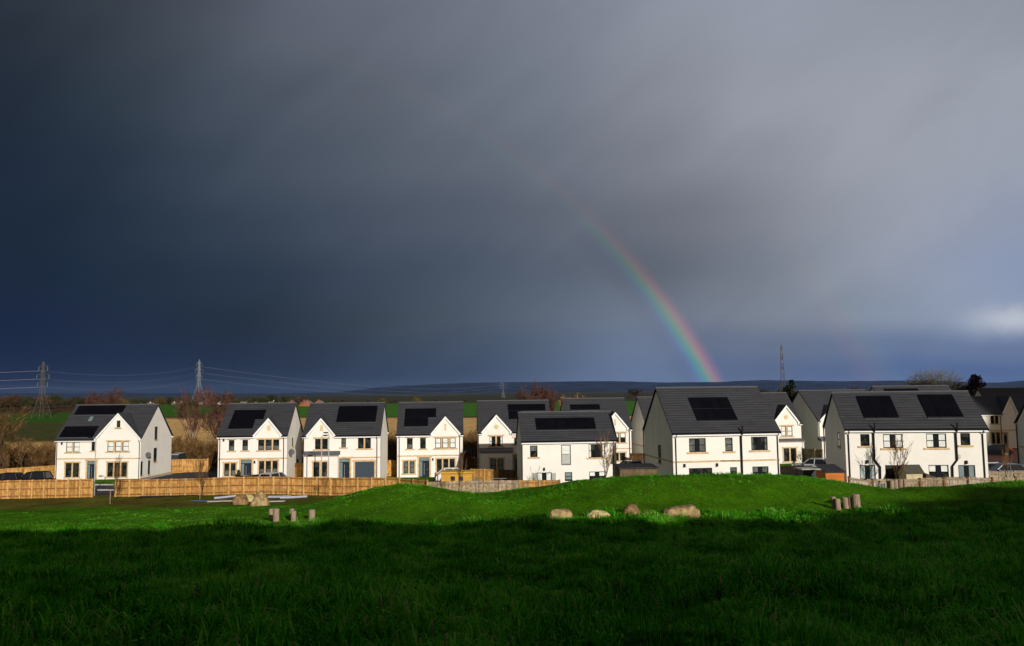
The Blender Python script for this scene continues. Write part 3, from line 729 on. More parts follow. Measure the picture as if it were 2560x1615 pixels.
# --- third house
Cc = House(-23.32, 88.01, -9.82, 2.76, 8.48, 7.51, 5.09, 8.63, 'white house with dark garage door, behind the pair of street lamps')
Cc.zo = (740, 990, 6.904)
wC = [(328,738,550,917), (782,730,862,885), (1070,722,1292,905)]; rC = [Cc.rect(*q) for q in wC]; dC = Cc.rect(748,1078,925,1418); gC = Cc.rect(1018,1132,1350,1427)
bl = Cc.rect(300,1140,535,1390, -.7); bx0 = Cc.fr(132, 1200, -.7)[0]; bx1 = Cc.fr(722, 1010, -.7)[0]
build_house(Cc, rC+[(dC[0], -1, dC[2], dC[3]), (gC[0], -.2, gC[2], gC[3])], GB(Cc, (430,380), (168,692), (692,685)), bay=(bx0, bx1, Cc.fr(400,1018,-.8)[1], Cc.fr(400,960)[1], .7, [bl]))
window(Cc, rC[0], 2); window(Cc, rC[1], 1, blind=('full', M_BLINDG)); window(Cc, rC[2], 2); window(Cc, bl, 2, jamb=True, y=-.7); door(Cc, dC)
gd = MB(); gz0, gz1 = -.2, gC[3]
for k in range(5):
    a = gz0+(gz1-gz0)*k/5; gd.box(gC[0], .06, a+.01, gC[2], .1, a+(gz1-gz0)/5-.005)
gd.box(gC[0], .085, gz0, gC[2], .12, gz1)
gdo = gd.build('garage_door', mat('garage_blue', (.035, .055, .075), .5, .3, var=.05), Cc.root)
MB().box(gC[0]-.2, -.025, -.3, gC[0], .02, gC[3]).box(gC[2], -.025, -.3, gC[2]+.2, .02, gC[3]).box(gC[0]-.3, -.035, gC[3], gC[2]+.3, .02, gC[3]+.22).build('surround', M_STONE, gdo)
vent(Cc, 415,500,470,605); panels(Cc, ((745,190),(1412,180),(1375,450),(690,462)), 3); downpipe(Cc, Cc.w-.35); downpipe(Cc, .05, 2.9); wall_light(Cc, 712, 1112)

# --- fourth house
Dd = House(-13.73, 93.66, -10.14, 4.24, 7.74, 7.87, 5.12, 8.88, 'white house behind the yellow playhouse with a slot vent in its gable')
Dd.zo = (970, 990, 6.329)
wD = [(300,665,390,835), (508,662,598,832), (745,662,1070,825), (245,1030,418,1225), (772,995,1055,1205)]; rD = [Dd.rect(*q) for q in wD]; dD = Dd.rect(495,972,655,1278)
build_house(Dd, rD+[(dD[0], -1, dD[2], dD[3])], GB(Dd, (905,320), (668,600), (1160,600)))
window(Dd, rD[0], 1, blind=('bot', M_BLINDG)); window(Dd, rD[1], 1); window(Dd, rD[2], 3, blind=('full',)); window(Dd, rD[3], 2, jamb=True, blind=('full', M_BLINDG)); window(Dd, rD[4], 3, jamb=True); door(Dd, dD)
vent(Dd, 895,440,922,545); panels(Dd, ((275,212),(765,205),(760,347),(265,350)), 4); panels(Dd, ((264,352),(637,350),(632,487),(252,490)), 3); downpipe(Dd, .25); downpipe(Dd, Dd.w-.35); wall_light(Dd, 712, 998)

# --- fifth house
Ee = House(-3.98, 90.66, -9.85, 3.40, 8.44, 7.61, 5.13, 8.71, 'white house with round vent and shaded ground floor, behind the steel railing')
Ee.zo = (1180, 980, 6.077)
wE = [(268,672,465,823), (640,700,700,795)]; rE = [Ee.rect(*q) for q in wE]; dE = Ee.rect(635,960,730,1200)
bl = Ee.rect(280,1015,475,1215, -.7); bx0 = Ee.fr(130, 1000, -.7)[0]; bx1 = Ee.fr(610, 1000, -.7)[0]
build_house(Ee, rE+[(dE[0], -1, dE[2], dE[3])], GB(Ee, (368,343), (135,618), (615,618)), bay=(bx0, bx1, Ee.fr(400,905,-.8)[1], Ee.fr(400,855)[1], .7, [bl]))
window(Ee, rE[0], 2, blind=('curt',)); window(Ee, rE[1], 1); window(Ee, bl, 2, jamb=True, y=-.7, blind=('full', M_FROST)); door(Ee, dE)
roundel(Ee, 370, 528); panels(Ee, ((540,198),(1110,190),(1120,293),(550,296)), 3); panels(Ee, ((550,300),(740,298),(752,420),(565,424)), 1); downpipe(Ee, .0)

# --- the house with six panels, its back to us
Ff = House(.84, 76.18, -9.96, 4.71, 9.18, 5.66, 5.13, 7.82, 'small white house seen from the back with six solar panels in a row')
Ff.zo = (1280, 1010, 6.904)
wF = [(312,718,440,915), (850,705,1015,1055), (1325,692,1605,922), (912,1175,1040,1330), (1333,1165,1612,1330)]; rF = [Ff.rect(*q) for q in wF]; fF = Ff.rect(430,1183,685,1370)
build_house(Ff, rF+[(fF[0], .1, fF[2], fF[3])], string=False)
window(Ff, rF[0], 1, 'r', blind=('top', M_BLINDG)); Wt = window(Ff, rF[1], 1, 'r', blind=('full',), sill=False, rail=False); window(Ff, rF[2], 2, 'r', blind=('curt',)); window(Ff, rF[3], 1, 'r', blind=('most', M_FROST), sill=False); window(Ff, rF[4], 2, 'r', blind=('top',), sill=False)
jr = MB(); r = rF[1]; zj = (r[1]+r[3])/2+.1
for k in range(9): jr.tube([(r[0]+.12+(r[2]-r[0]-.24)*k/8, -.03, r[1]+.15), (r[0]+.12+(r[2]-r[0]-.24)*k/8, -.03, zj)], .01, 4)
jr.tube([(r[0], -.03, zj), (r[2], -.03, zj)], .02, 5); jr.tube([(r[0], -.03, r[1]+.15), (r[2], -.03, r[1]+.15)], .02, 5)
jr.build('railing', M_STEEL, Wt)
Wf = window(Ff, (fF[0], .1, fF[2], fF[3]), 2, 'r', blind=('most',), sill=False, rail=False, name='french_window')
for a, b in ((360, 428), (690, 758)):
    r2 = Ff.rect(a, 1188, b, 1370); MB().box(r2[0], -.05, .1, r2[2], -.006, r2[3]).build('shutter', mat('shutter_grey', (.40, .41, .37), .6, .3), Ff.root)
panels(Ff, ((395,262),(1410,243),(1460,440),(428,467)), 6); downpipe(Ff, Ff.w-.3); wall_light(Ff, 555, 1120)
MB().tube([(.0, -.06, Ff.he-.2), (.0, -.06, -.3)], .05, 6).build('downpipe', M_PIPE, Ff.root)

# --- house partly behind it
Gg = House(6.87, 99.99, -10.03, 4.49, 8.17, 8.03, 5.13, 8.96, 'white house half hidden by the six-panel house, black car at its door')
Gg.zo = (1380, 970, 6.33)
rG = [Gg.rect(*q) for q in ((975,710,1165,862), (972,1025,1160,1150))]
build_house(Gg, rG, GB(Gg, (1000,380), (775,645), (1225,645)))
window(Gg, rG[0], 2, blind=('top',)); window(Gg, rG[1], 2, jamb=True); vent(Gg, 988,490,1012,592); panels(Gg, ((285,272),(750,268),(770,352),(295,358)), 4); downpipe(Gg, Gg.w-.25)

# --- glimpsed gable
Hh = House(17.5, 103.5, -10.1, 8, 9.0, 7.6, 5.1, 9.1, 'house showing only its shaded gable and some roof in the gap beside the largest house')
build_house(Hh, []); 

# --- largest house
I = House(13.65, 67.85, -8.92, 7.62, 9.6, 8.07, 5.16, 9.08, 'largest white house seen from the back with one square block of solar panels')
I.zo = (1590, 950, 5.842)
wI = [(775,850,1020,1052), (1302,842,1412,1040), (1682,828,1922,1025), (775,1285,1115,1480), (1375,1273,1475,1400), (1702,1262,1937,1440)]; rI = [I.rect(*q) for q in wI]
rI[3] = (rI[3][0], .1, rI[3][2], rI[3][3])
build_house(I, rI, string=2.72)
window(I, rI[0], 2, 'r', blind=('full', M_BLINDG)); window(I, rI[1], 1, 'r', blind=('full', M_BLINDG)); window(I, rI[2], 2, 'r', blind=('curt', M_BLINDG)); window(I, rI[3], 3, 'd', sill=False, rail=False, name='french_window'); window(I, rI[4], 1, 'r', sill=False, blind=('top', M_BLINDG)); window(I, rI[5], 2, 'r', sill=False, blind=('top', M_BLINDG))
panels(I, ((762,272),(1335,262),(1495,603),(893,608)), 4, 2); downpipe(I, .25); downpipe(I, I.w-.15); side_window(I, -1, (330,950,365,1205)); wall_light(I, 705, 1245); wall_light(I, 1180, 1235)
xs = I.fr(1530, 900)[0]
MB().tube([(xs, -.1, -.5), (xs, -.1, I.he-.3), (xs, -.42, I.he-.12), (xs, -.42, I.he+.55)], .085, 8).build('soil_pipe', M_PIPE, I.root)
xq, zq = I.fr(1232, 1180); MB().tube([(xq, -.06, zq), (xs, -.06, zq-.03)], .03, 5).build('waste_pipe', M_PIPE, I.root)
MB().tube([(-.08, I.d+.05, I.he-.2), (-.08, I.d+.05, -.4)], .05, 6).build('downpipe', M_PIPE, I.root)

# --- to its right, behind
J = House(27.63, 98.27, -9.41, 6.16, 8.52, 7.87, 5.05, 8.82, 'white house with round vent above a paired window, right of the largest house')
J.zo = (1880, 940, 5.423)
rJ = [J.rect(395,680,548,815)]; bl = J.rect(432,978,598,1155, -.7); bx0 = J.fr(330, 1000, -.7)[0]; bx1 = J.fr(710, 1000, -.7)[0]
build_house(J, rJ, GB(J, (463,395), (278,642), (655,642)), bay=(bx0, bx1, J.fr(500,880,-.8)[1], J.fr(500,852)[1], .7, [bl]))
window(J, rJ[0], 2, blind=('full',)); window(J, bl, 2, jamb=True, y=-.7); roundel(J, 460, 558)
K = House(41.12, 106.65, -9.46, 12.07, 10.43, 8.52, 5.05, 9.11, 'house with tall plain shaded gable behind the silver car')
K.zo = (1880, 940, 5.423)
kb0 = K.fr(948, 900, -.7)[0]
build_house(K, [], GB(K, (1100,392), (912,600), (1290,600)), bay=(kb0, kb0+3.6, 2.45, 2.85, .7, []))
downpipe(K, .1)

# --- semi-detached pair
Ll = House(27.25, 65.05, -8.51, -6.6, 10.92, 5.93, 5.11, 8.10, 'wide semi-detached pair with two blocks of solar panels on its roof', 'semi_detached_house')
Ll.zo = (2040, 940, 5.063)
rl = [Ll.rect(*q) for q in ((562,735,678,885), (850,735,1098,912), (555,1128,755,1330), (878,1128,1128,1300))]
panels(Ll, ((508,268),(935,262),(1062,540),(612,543)), 3)
lt1 = Ll.fr(645, 1082); soil1 = [Ll.fr(722, 690), Ll.fr(737, 1060), Ll.fr(808, 1150), Ll.fr(812, 1300)]; side1 = (280,715,305,890); dpl = Ll.fr(400, 800)[0]
sideW = side1; zoL = Ll.zo
Ll.zo = (2280, 920, 4.746)
rr = [Ll.rect(*q) for q in ((170,778,408,945), (575,773,690,915), (200,1150,437,1320), (552,1152,752,1320))]
panels(Ll, ((62,333),(475,326),(622,592),(190,598)), 3)
soil2 = [Ll.fr(512, 730), Ll.fr(532, 1090), Ll.fr(475, 1165), Ll.fr(480, 1300)]
for q in (rl, rr):
    for k in range(4):
        if q[k][1] < .6: q[k] = (q[k][0], .1, q[k][2], q[k][3])
build_house(Ll, rl+rr, string=False)
window(Ll, rl[0], 1, 'r', rail=False); window(Ll, rl[1], 2, 'r', blind=('full',)); window(Ll, rr[0], 2, 'r', blind=('full',)); window(Ll, rr[1], 1, 'r', rail=False)
window(Ll, rl[2], 2, 'd', blind=('most', mat('pale_door_blind', (.42, .50, .50), .8, .1)), sill=False, rail=False, name='french_window'); window(Ll, rl[3], 2, 'd', sill=False, rail=False); window(Ll, rr[2], 2, 'r', blind=('top', M_BLIND), sill=False); window(Ll, rr[3], 2, 'd', blind=('most', M_FROST), sill=False, rail=False, name='french_window')
for s_ in (soil1, soil2):
    P_ = [(s_[0][0], -.42, Ll.he+.5), (s_[0][0], -.42, Ll.he-.1), (s_[0][0], -.1, Ll.he-.35)]+[(a, -.1, b) for a, b in s_[1:]]
    MB().tube(P_, .07, 8).build('soil_pipe', M_PIPE, Ll.root)
    x_, z_ = s_[1]; m = MB(); sg = -1 if s_ is soil1 else 1
    m.tube([(x_, -.1, z_+.15), (x_+sg*.22, -.1, z_+.15), (x_+sg*.22, -.1, z_+.4), (x_, -.1, z_+.4)], .02, 5); m.build('waste_pipe', M_PIPE, Ll.root)
downpipe(Ll, .25); downpipe(Ll, Ll.w-.3); wall_light(Ll, 642, 1115); Ll.zo = zoL; wall_light(Ll, 645, 1082); side_window(Ll, -1, side1)
MB().tube([(-.08, Ll.d+.05, Ll.he-.2), (-.08, Ll.d+.05, -.4)], .05, 6).build('downpipe', M_PIPE, Ll.root)

# --- behind the pair
Mm = House(55.6, 117.0, -8.9, 5, 12.2, 8.0, 5.1, 9.05, 'house behind the semi-detached pair, only its roof and solar panels in sight')
build_house(Mm, []); Mm.zo = (2040, 940, 5.063); panels(Mm, ((862,168),(1300,165),(1320,230),(885,232)), 4)
Nn = House(68.6, 118, -9.2, -3, 11.0, 7.0, 5.05, 7.6, 'dark shaded house with small front gable at the right, a car before it')
Nn.zo = (2280, 920, 4.746)
rN = [Nn.rect(*q) for q in ((932,555,1025,660), (945,765,1045,900))]; dN = Nn.rect(1092,770,1130,960)
build_house(Nn, rN+[(dN[0], -1, dN[2], dN[3])], GB(Nn, (1163,335), (1065,528), (1262,528)))
window(Nn, rN[0], 2); window(Nn, rN[1], 2, jamb=True); door(Nn, dN, side=False); downpipe(Nn, Nn.fr(1055, 700)[0])
N2 = House(78.3, 129.0, -9.4, -3, 14.0, 8.0, 5.05, 9.0, 'house at far right behind the shaded one, higher roof only')
build_house(N2, [])
O = House(49.2, 70.6, -8.6, -5.5, 9.0, 7.9, 5.0, 9.0, 'house cut off by the right edge of the picture, grey shaded gable')
build_house(O, []); downpipe(O, .2)
MB().tube([(-.07, O.d-.02, O.he-.2), (-.07, O.d-.02, -.4)], .05, 6).build('downpipe', M_PIPE, O.root)
#PART2
# ------------------------------------------------------------------ where a sight line meets the ground
def X_(px, Y): return on(px, Y).x

# ------------------------------------------------------------------ roads and paving
def sheet(name, x0, x1, y0, y1, m, dz, st=1.0):
    mb = MB(); nx = max(2, int((x1-x0)/st)); ny = max(2, int((y1-y0)/st))
    for j in range(ny+1):
        for i in range(nx+1):
            x = x0+(x1-x0)*i/nx; y = y0+(y1-y0)*j/ny; mb.v.append((x, y, hz(x, y)+dz))
    for j in range(ny):
        for i in range(nx):
            a = j*(nx+1)+i; mb.f.append([a, a+1, a+nx+2, a+nx+1]); mb.uv.append(None); mb.r.append(.5)
    return tag(mb.build(name, m, smooth=True), kind='structure')
M_ASPH = mat('asphalt', (.052, .050, .052), .85, .2, var=.2, scale=1.2, bump=.3, bscale=60)
M_KERB = mat('kerb_stone', (.40, .38, .36), .85, .1, var=.1, scale=3)
M_BRICKP = mat('block_paving', (.14, .055, .04), .85, .1, var=.25, scale=4)
M_SLABS = mat('paving_slabs', (.36, .30, .20), .85, .1, var=.15, scale=2)
sheet('road', -76, -38.5, 83.6, 91.4, M_ASPH, .07); sheet('driveway', -38, -12, 79.8, 86.8, M_ASPH, .07)
sheet('side_road', -45.5, -36, 91.9, 112, M_ASPH, .06); sheet('street', 12, 72, 76.5, 90, M_ASPH, .06); sheet('paved_yard', 56, 72, 90.5, 113, M_BRICKP, .06)
sheet('path', -8.6, -4.6, 84, 93.3, M_SLABS, .07)
def kerb(p0, p1):
    mb = MB(); n = 12; P0, P1 = Vector(p0), Vector(p1)
    for k in range(n):
        a = P0.lerp(P1, k/n); b = P0.lerp(P1, (k+1)/n-.0005); d = (b-a).normalized(); q = Vector((-d.y, d.x))*.07
        za, zb = hz(*a), hz(*b)
        P = [(a-q, za), (b-q, zb), (b+q, zb), (a+q, za)]
        i = len(mb.v)
        for (c, z) in P: mb.v.append((c.x, c.y, z-.1))
        for (c, z) in P: mb.v.append((c.x, c.y, z+.19))
        for f in ((4,5,6,7),(0,1,5,4),(1,2,6,5),(2,3,7,6),(3,0,4,7)): mb.f.append([i+j for j in f]); mb.uv.append(None); mb.r.append(.5)
    tag(mb.build('kerb', M_KERB), kind='structure')
kerb((-76, 91.5), (-46, 91.5)); kerb((-76, 87.4), (-46, 87.4)); kerb((-45.6, 92), (-45.6, 106)); kerb((-45.6, 86.9), (-38, 86.9)); kerb((12, 90.1), (55, 90.1))

# ------------------------------------------------------------------ fences
def fence(pts, hgt, label, name='timber_fence', m=M_FENCE, m2=None, board=.11, gap=.008, post=1.85, front=True, picket=False, cat='fence', top=None, postm=None, rise=.0):
    """pts: (px, Y[, height]) along the line of the fence"""
    P = []
    for q in pts:
        g = on(q[0], q[1]); P.append((g.x, g.y, q[2] if len(q) > 2 else hgt))
    base = Vector((P[0][0], P[0][1], hz(P[0][0], P[0][1])))
    root = thing(name, base, label, cat)
    bd = MB(); rl = MB(); posts = []
    rg = random.Random(len(P)*7+int(abs(P[0][0])*10))
    dist = 0; nextp = 0
    for (x0, y0, h0_), (x1, y1, h1_) in zip(P[:-1], P[1:]):
        L = math.hypot(x1-x0, y1-y0); ux, uy = (x1-x0)/L, (y1-y0)/L
        nx, ny = uy, -ux
        if ny > 0: nx, ny = -nx, -ny
        t = 0
        def W(t, o, z): x = x0+ux*t+nx*o; y = y0+uy*t+ny*o; return Vector((x, y, z))-base
        def HT(t): return h0_+(h1_-h0_)*t/L
        while t < L-.02:
            t2 = min(t+board, L); mid = (t+t2)/2
            zg = hz(x0+ux*mid, y0+uy*mid); zt = zg+HT(mid)+rg.uniform(-.012, .012)
            b0 = zg-.05+(.06 if picket else 0); r = rg.random()
            i = len(bd.v); off = rg.uniform(0, .01)
            for o in (off+.02, off): bd.v += [tuple(W(t, o, b0)), tuple(W(t2-gap, o, b0)), tuple(W(t2-gap, o, zt)), tuple(W(t, o, zt))]
            for f in ((0,1,2,3),(7,6,5,4),(1,5,6,2),(0,3,7,4),(3,2,6,7)): bd.f.append([i+k for k in f]); bd.uv.append(None); bd.r.append(r)
            t += board
        seg = max(1, round(L/post)); 
        for k in range(seg+1):
            if k == 0 and dist > 0: continue
            tt = L*k/seg; posts.append((x0+ux*tt, y0+uy*tt, nx, ny, HT(tt)))
        for zf in ([.14, .52, .93] if not picket else [.25, .85]):
            for k in range(seg):
                a, b = L*k/seg+.06, L*(k+1)/seg-.06
                za, zb = hz(x0+ux*a, y0+uy*a)+HT(a)*zf, hz(x0+ux*b, y0+uy*b)+HT(b)*zf
                i = len(rl.v)
                o0, o1 = .032, .10
                for (tt, zz) in ((a, za), (b, zb)):
                    rl.v += [tuple(W(tt, o0, zz-.05)), tuple(W(tt, o1, zz-.05)), tuple(W(tt, o1, zz+.05)), tuple(W(tt, o0, zz+.05))]
                for f in ((0,1,5,4),(1,2,6,5),(2,3,7,6),(3,0,4,7)): rl.f.append([i+j for j in f]); rl.uv.append(None); rl.r.append(rg.random()*.5)
        dist += L
    bd.build('board_panel', m, root); rl.build('rail', m2 or m, root)
    for (x, y, nx, ny, hh) in posts:
        zg = hz(x, y)-base.z; ang = math.atan2(ny, nx)
        M = Matrix.Translation((x-base.x, y-base.y, zg)) @ Matrix.Rotation(ang, 4, 'Z')
        MB().box(-.03 if not picket else .02, -.065, -.2, .15 if not picket else .12, .065, hh+.04, M=M, r=rg.random()).build('post', postm or m2 or m, root)
    return root
fence([(-70, 82), (231, 82)], 1.86, 'new timber fence along the lane end, left of the gap', post=1.26, postm=M_POST, m2=M_RAIL)
fence([(290, 81.8), (500, 80), (760, 78), (930, 76), (1000, 75)], 1.70, 'long new timber fence right of the gap, running down to the mound', post=1.5, postm=M_POST, m2=M_RAIL)
fence([(1000, 75), (1069, 72)], 1.6, 'short new timber fence sinking behind the grass mound'.replace('short', 'short sloping'))
fence([(1069, 72), (1200, 72), (1300, 72)], 1.42, 'weathered pale fence in front of the yellow playhouse', m=M_FENCE2, picket=True, board=.13, gap=.012)
fence([(1300, 72), (1400, 71)], 1.42, 'newer orange stretch of low fence below the six-panel house', picket=True, board=.13, gap=.012)
fence([(-70, 100), (138, 102)], 1.85, 'timber fence behind the black cars, left of the first house')
fence([(424, 109), (518, 111), (524, 116)], 1.85, 'timber fence round the back garden right of the first house')
fence([(714, 93), (759, 91)], 1.85, 'timber fence closing the gap between second and third house')
fence([(949, 94.5), (996, 97)], 1.9, 'timber fence closing the gap beside the garage door')
fence([(1156, 98), (1200, 97)], 1.9, 'brown timber fence in the shade between fourth and fifth house', m=M_FENCE3)
fence([(1178, 83), (1246, 82.5)], 1.7, 'bright timber fence right of the yellow playhouse', gap=.014)
fence([(1247, 82.5), (1300, 82)], 1.7, 'shaded timber fence coloured dark brown behind the steel railing', m=M_FENCE3)  # shaded stretch of the bright fence; the shade is put into its colour
fence([(1578, 99), (1618, 98)], 1.9, 'brown fence beside the black car, next to the largest house', m=M_FENCE3)
fence([(2009, 97), (2040, 95), (2058, 94)], 1.9, 'pale fence against the tall shaded gable', m=M_FENCE2, gap=.02)
fence([(1945, 83), (1996, 83), (2030, 82)], 1.1, 'low pale picket fence right of the largest house', m=M_FENCE2, picket=True, gap=.03)
fence([(2122, 60.5), (2300, 60.8), (2600, 61)], 1.06, 'grey weathered picket fence in front of the semi-detached pair', m=M_FENCE2, picket=True, board=.12, gap=.03, postm=M_FENCE3)
fence([(2474, 69), (2600, 69)], 1.1, 'short pale fence right of the semi-detached pair, with diagonal brace', m=M_FENCE2, picket=True, gap=.03)

# ------------------------------------------------------------------ logs set upright in the grass
def log(px0, px1, ytop, ybase, label, group, lean=0, Y=None):
    g = gnd((px0+px1)/2, ybase) if Y is None else on((px0+px1)/2, Y)
    k = g.y/FPX; r = (px1-px0)*k/2; hgt = (ybase-ytop)*k
    if Y is not None: hgt = (g.y*0 + at((px0+px1)/2, ytop, Y).z)-g.z
    root = thing('wooden_log', g, label, 'log post', random.uniform(0, 6), group)
    rg = random.Random(int(px0)); n = 16; mb = MB(); tp = MB()
    lv = [-.25, 0, hgt*.3, hgt*.65, hgt-.03, hgt]; off = [rg.uniform(-.05, .05) for _ in range(n)]
    L = Vector((lean*math.cos(-root.rotation_euler.z), lean*math.sin(-root.rotation_euler.z), 0))
    tilt = rg.uniform(-.1, .1)
    for i, z in enumerate(lv):
        rr = r*(1.04 if i < 2 else 1.0)*(.96 if i == 5 else 1)
        for j in range(n):
            a = 2*math.pi*j/n; q = rr*(1+off[j]+rg.uniform(-.012, .012))
            x, y = q*math.cos(a), q*math.sin(a)
            mb.v.append((x+L.x*z, y+L.y*z, z+(tilt*x if i >= 4 else 0)))
    for i in range(5):
        for j in range(n): mb.f.append([i*n+j, i*n+(j+1) % n, (i+1)*n+(j+1) % n, (i+1)*n+j]); mb.uv.append(None); mb.r.append(.5)
    mb.build('log_side', M_LOG, root, smooth=True)
    tp.poly([mb.v[5*n+j] for j in range(n)]); tp.build('cut_end', M_LOGTOP, root)
G1 = 'upright logs in the lit lawn on the left'; G2 = 'upright logs in the lawn on the right'; G3 = 'upright logs beside the grey fence'
log(672, 682.5, 1273, 1299, 'left log of the front left pair, just behind its taller neighbour', G1)
log(682.5, 697.5, 1273, 1304, 'wide log in front of the leftmost pair of logs', G1)
log(723.5, 735, 1274, 1299, 'log standing behind the middle one of the left log group', G1)
log(727.5, 740, 1279, 1303.5, 'short log in front, middle of the left log group', G1)
log(772, 787.5, 1276, 1302, 'single round log standing alone at the right of the left log group', G1)
log(2080, 2092, 1244.5, 1273.5, 'leftmost log of the right log group, leaning left', G2, -.08)
log(2089, 2102, 1248, 1274.5, 'short dark log second from the left in the right group', G2, -.06)
log(2108, 2121.5, 1245, 1271, 'middle log of the right log group', G2, -.08)
log(2122, 2134, 1246, 1272, 'log touching the left side of the tallest log', G2, -.06)
log(2133, 2152, 1238, 1273, 'tallest and widest log of the right log group', G2, -.06)
log(2218, 2225, 1197, 1215, 'dark slim log at the left end of the row by the grey fence', G3, Y=59.8)
log(2224, 2235.5, 1201, 1222, 'nearest log in the row by the grey picket fence', G3, Y=57.6)
log(2235, 2245.5, 1199, 1216, 'third log from the left by the grey picket fence', G3, Y=59.2)
log(2247, 2258, 1199, 1216, 'second log from the right by the grey picket fence', G3, Y=59.2)
log(2259, 2268.5, 1199, 1215, 'rightmost log in the row by the grey fence', G3, Y=59.3)

# ------------------------------------------------------------------ boulders
from mathutils import noise as mn
def boulder(px0, px1, ytop, ybase, prof, m, label, group, depth=.8, seed=1, facet=.14):
    g = gnd((px0+px1)/2, ybase-1); k = g.y/FPX; w = (px1-px0)*k; hg = (ybase-ytop)*k*1.02
    bm = bmesh.new(); bmesh.ops.create_icosphere(bm, subdivisions=4, radius=1)
    xs = np.linspace(-1, 1, len(prof))
    planes = [(Vector([random.Random(seed*50+i).gauss(0, 1) for _ in range(1)]+[random.Random(seed*77+i*3).gauss(0, 1), random.Random(seed*31+i*7).gauss(0, 1)]).normalized(), .86+random.Random(seed+i).random()*.16) for i in range(12)]
    for v in bm.verts:
        p = v.co.copy()
        # square the sphere a little, cut flat faces, roughen
        p = Vector([math.copysign(abs(c)**.42, c) for c in p])*.86
        for n_, d_ in planes:
            e = p.dot(n_)
            if e > d_: p -= n_*(e-d_)*.85
        f = 1+facet*mn.fractal(v.co*1.3+Vector((seed*9, 0, 0)), 1, 2, 4)+.05*mn.fractal(v.co*5+Vector((seed, 3, 0)), 1, 2, 3)
        p *= f
        hh = float(np.interp(p.x, xs, prof))
        v.co = Vector((p.x*w/2, p.y*w/2*depth, p.z*hg*hh if p.z > 0 else p.z*hg*.35))
    lo = [min(v.co[i] for v in bm.verts) for i in range(3)]; hi = [max(v.co[i] for v in bm.verts) for i in range(3)]
    for v in bm.verts: v.co = Vector(((v.co.x-(lo[0]+hi[0])/2)*w/(hi[0]-lo[0]), v.co.y, v.co.z*(hg/hi[2] if v.co.z > 0 else 1)))
    me = bpy.data.meshes.new('boulder'); bm.to_mesh(me); bm.free(); me.polygons.foreach_set('use_smooth', [True]*len(me.polygons)); me.materials.append(m)
    o = bpy.data.objects.new('boulder', me); COL.objects.link(o); o.location = g+Vector((0, w*depth*.25, 0)); return tag(o, label, 'boulder', group)
GB1 = 'boulders near the long fence'; GB2 = 'boulders in a row along the shade edge'
boulder(580, 617, 1240, 1262.5, [.5, .9, 1, 1, 1, .95, .8, .4], M_ROCK3, 'brown blocky boulder left of the tall pointed one', GB1, .8, 2)
boulder(609, 634, 1237, 1256, [.6, 1, 1, .9, .7], M_ROCK2, 'yellowish boulder half hidden behind two others', GB1, .8, 3)
boulder(623, 670, 1230, 1266, [.15, .45, .8, 1.08, 1.1, .85, .6, .3], M_ROCK, 'tall pointed grey-brown boulder near the long fence', GB1, .7, 4)
boulder(1373, 1433, 1277, 1299, [.75, .97, 1, 1, .98, .95, .85, .6], M_ROCK, 'blocky flat-topped boulder at the left end of the row', GB2, .6, 5)
boulder(1464, 1533, 1279, 1299, [.2, .7, 1, 1.02, .95, .85, .65, .3], M_ROCK2, 'low pale yellow boulder, second from left in the row', GB2, .6, 6)
boulder(1556, 1610, 1265, 1298, [.35, .8, 1.05, 1.1, 1, .8, .5], M_ROCK3, 'rounded brown boulder, third in the row, with a small stone at its side', GB2, .8, 7)
boulder(1601, 1634, 1283, 1296, [.8, .9, 1, .9, .5], M_ROCK3, 'small low brown stone against the rounded boulder', GB2, .8, 8)
boulder(1657, 1752, 1267, 1293, [.35, .68, .80, .86, .9, .96, 1.02, 1.05, .98], M_ROCK, 'long slab-like boulder at the right end of the row, rising to the right', GB2, .4, 9)

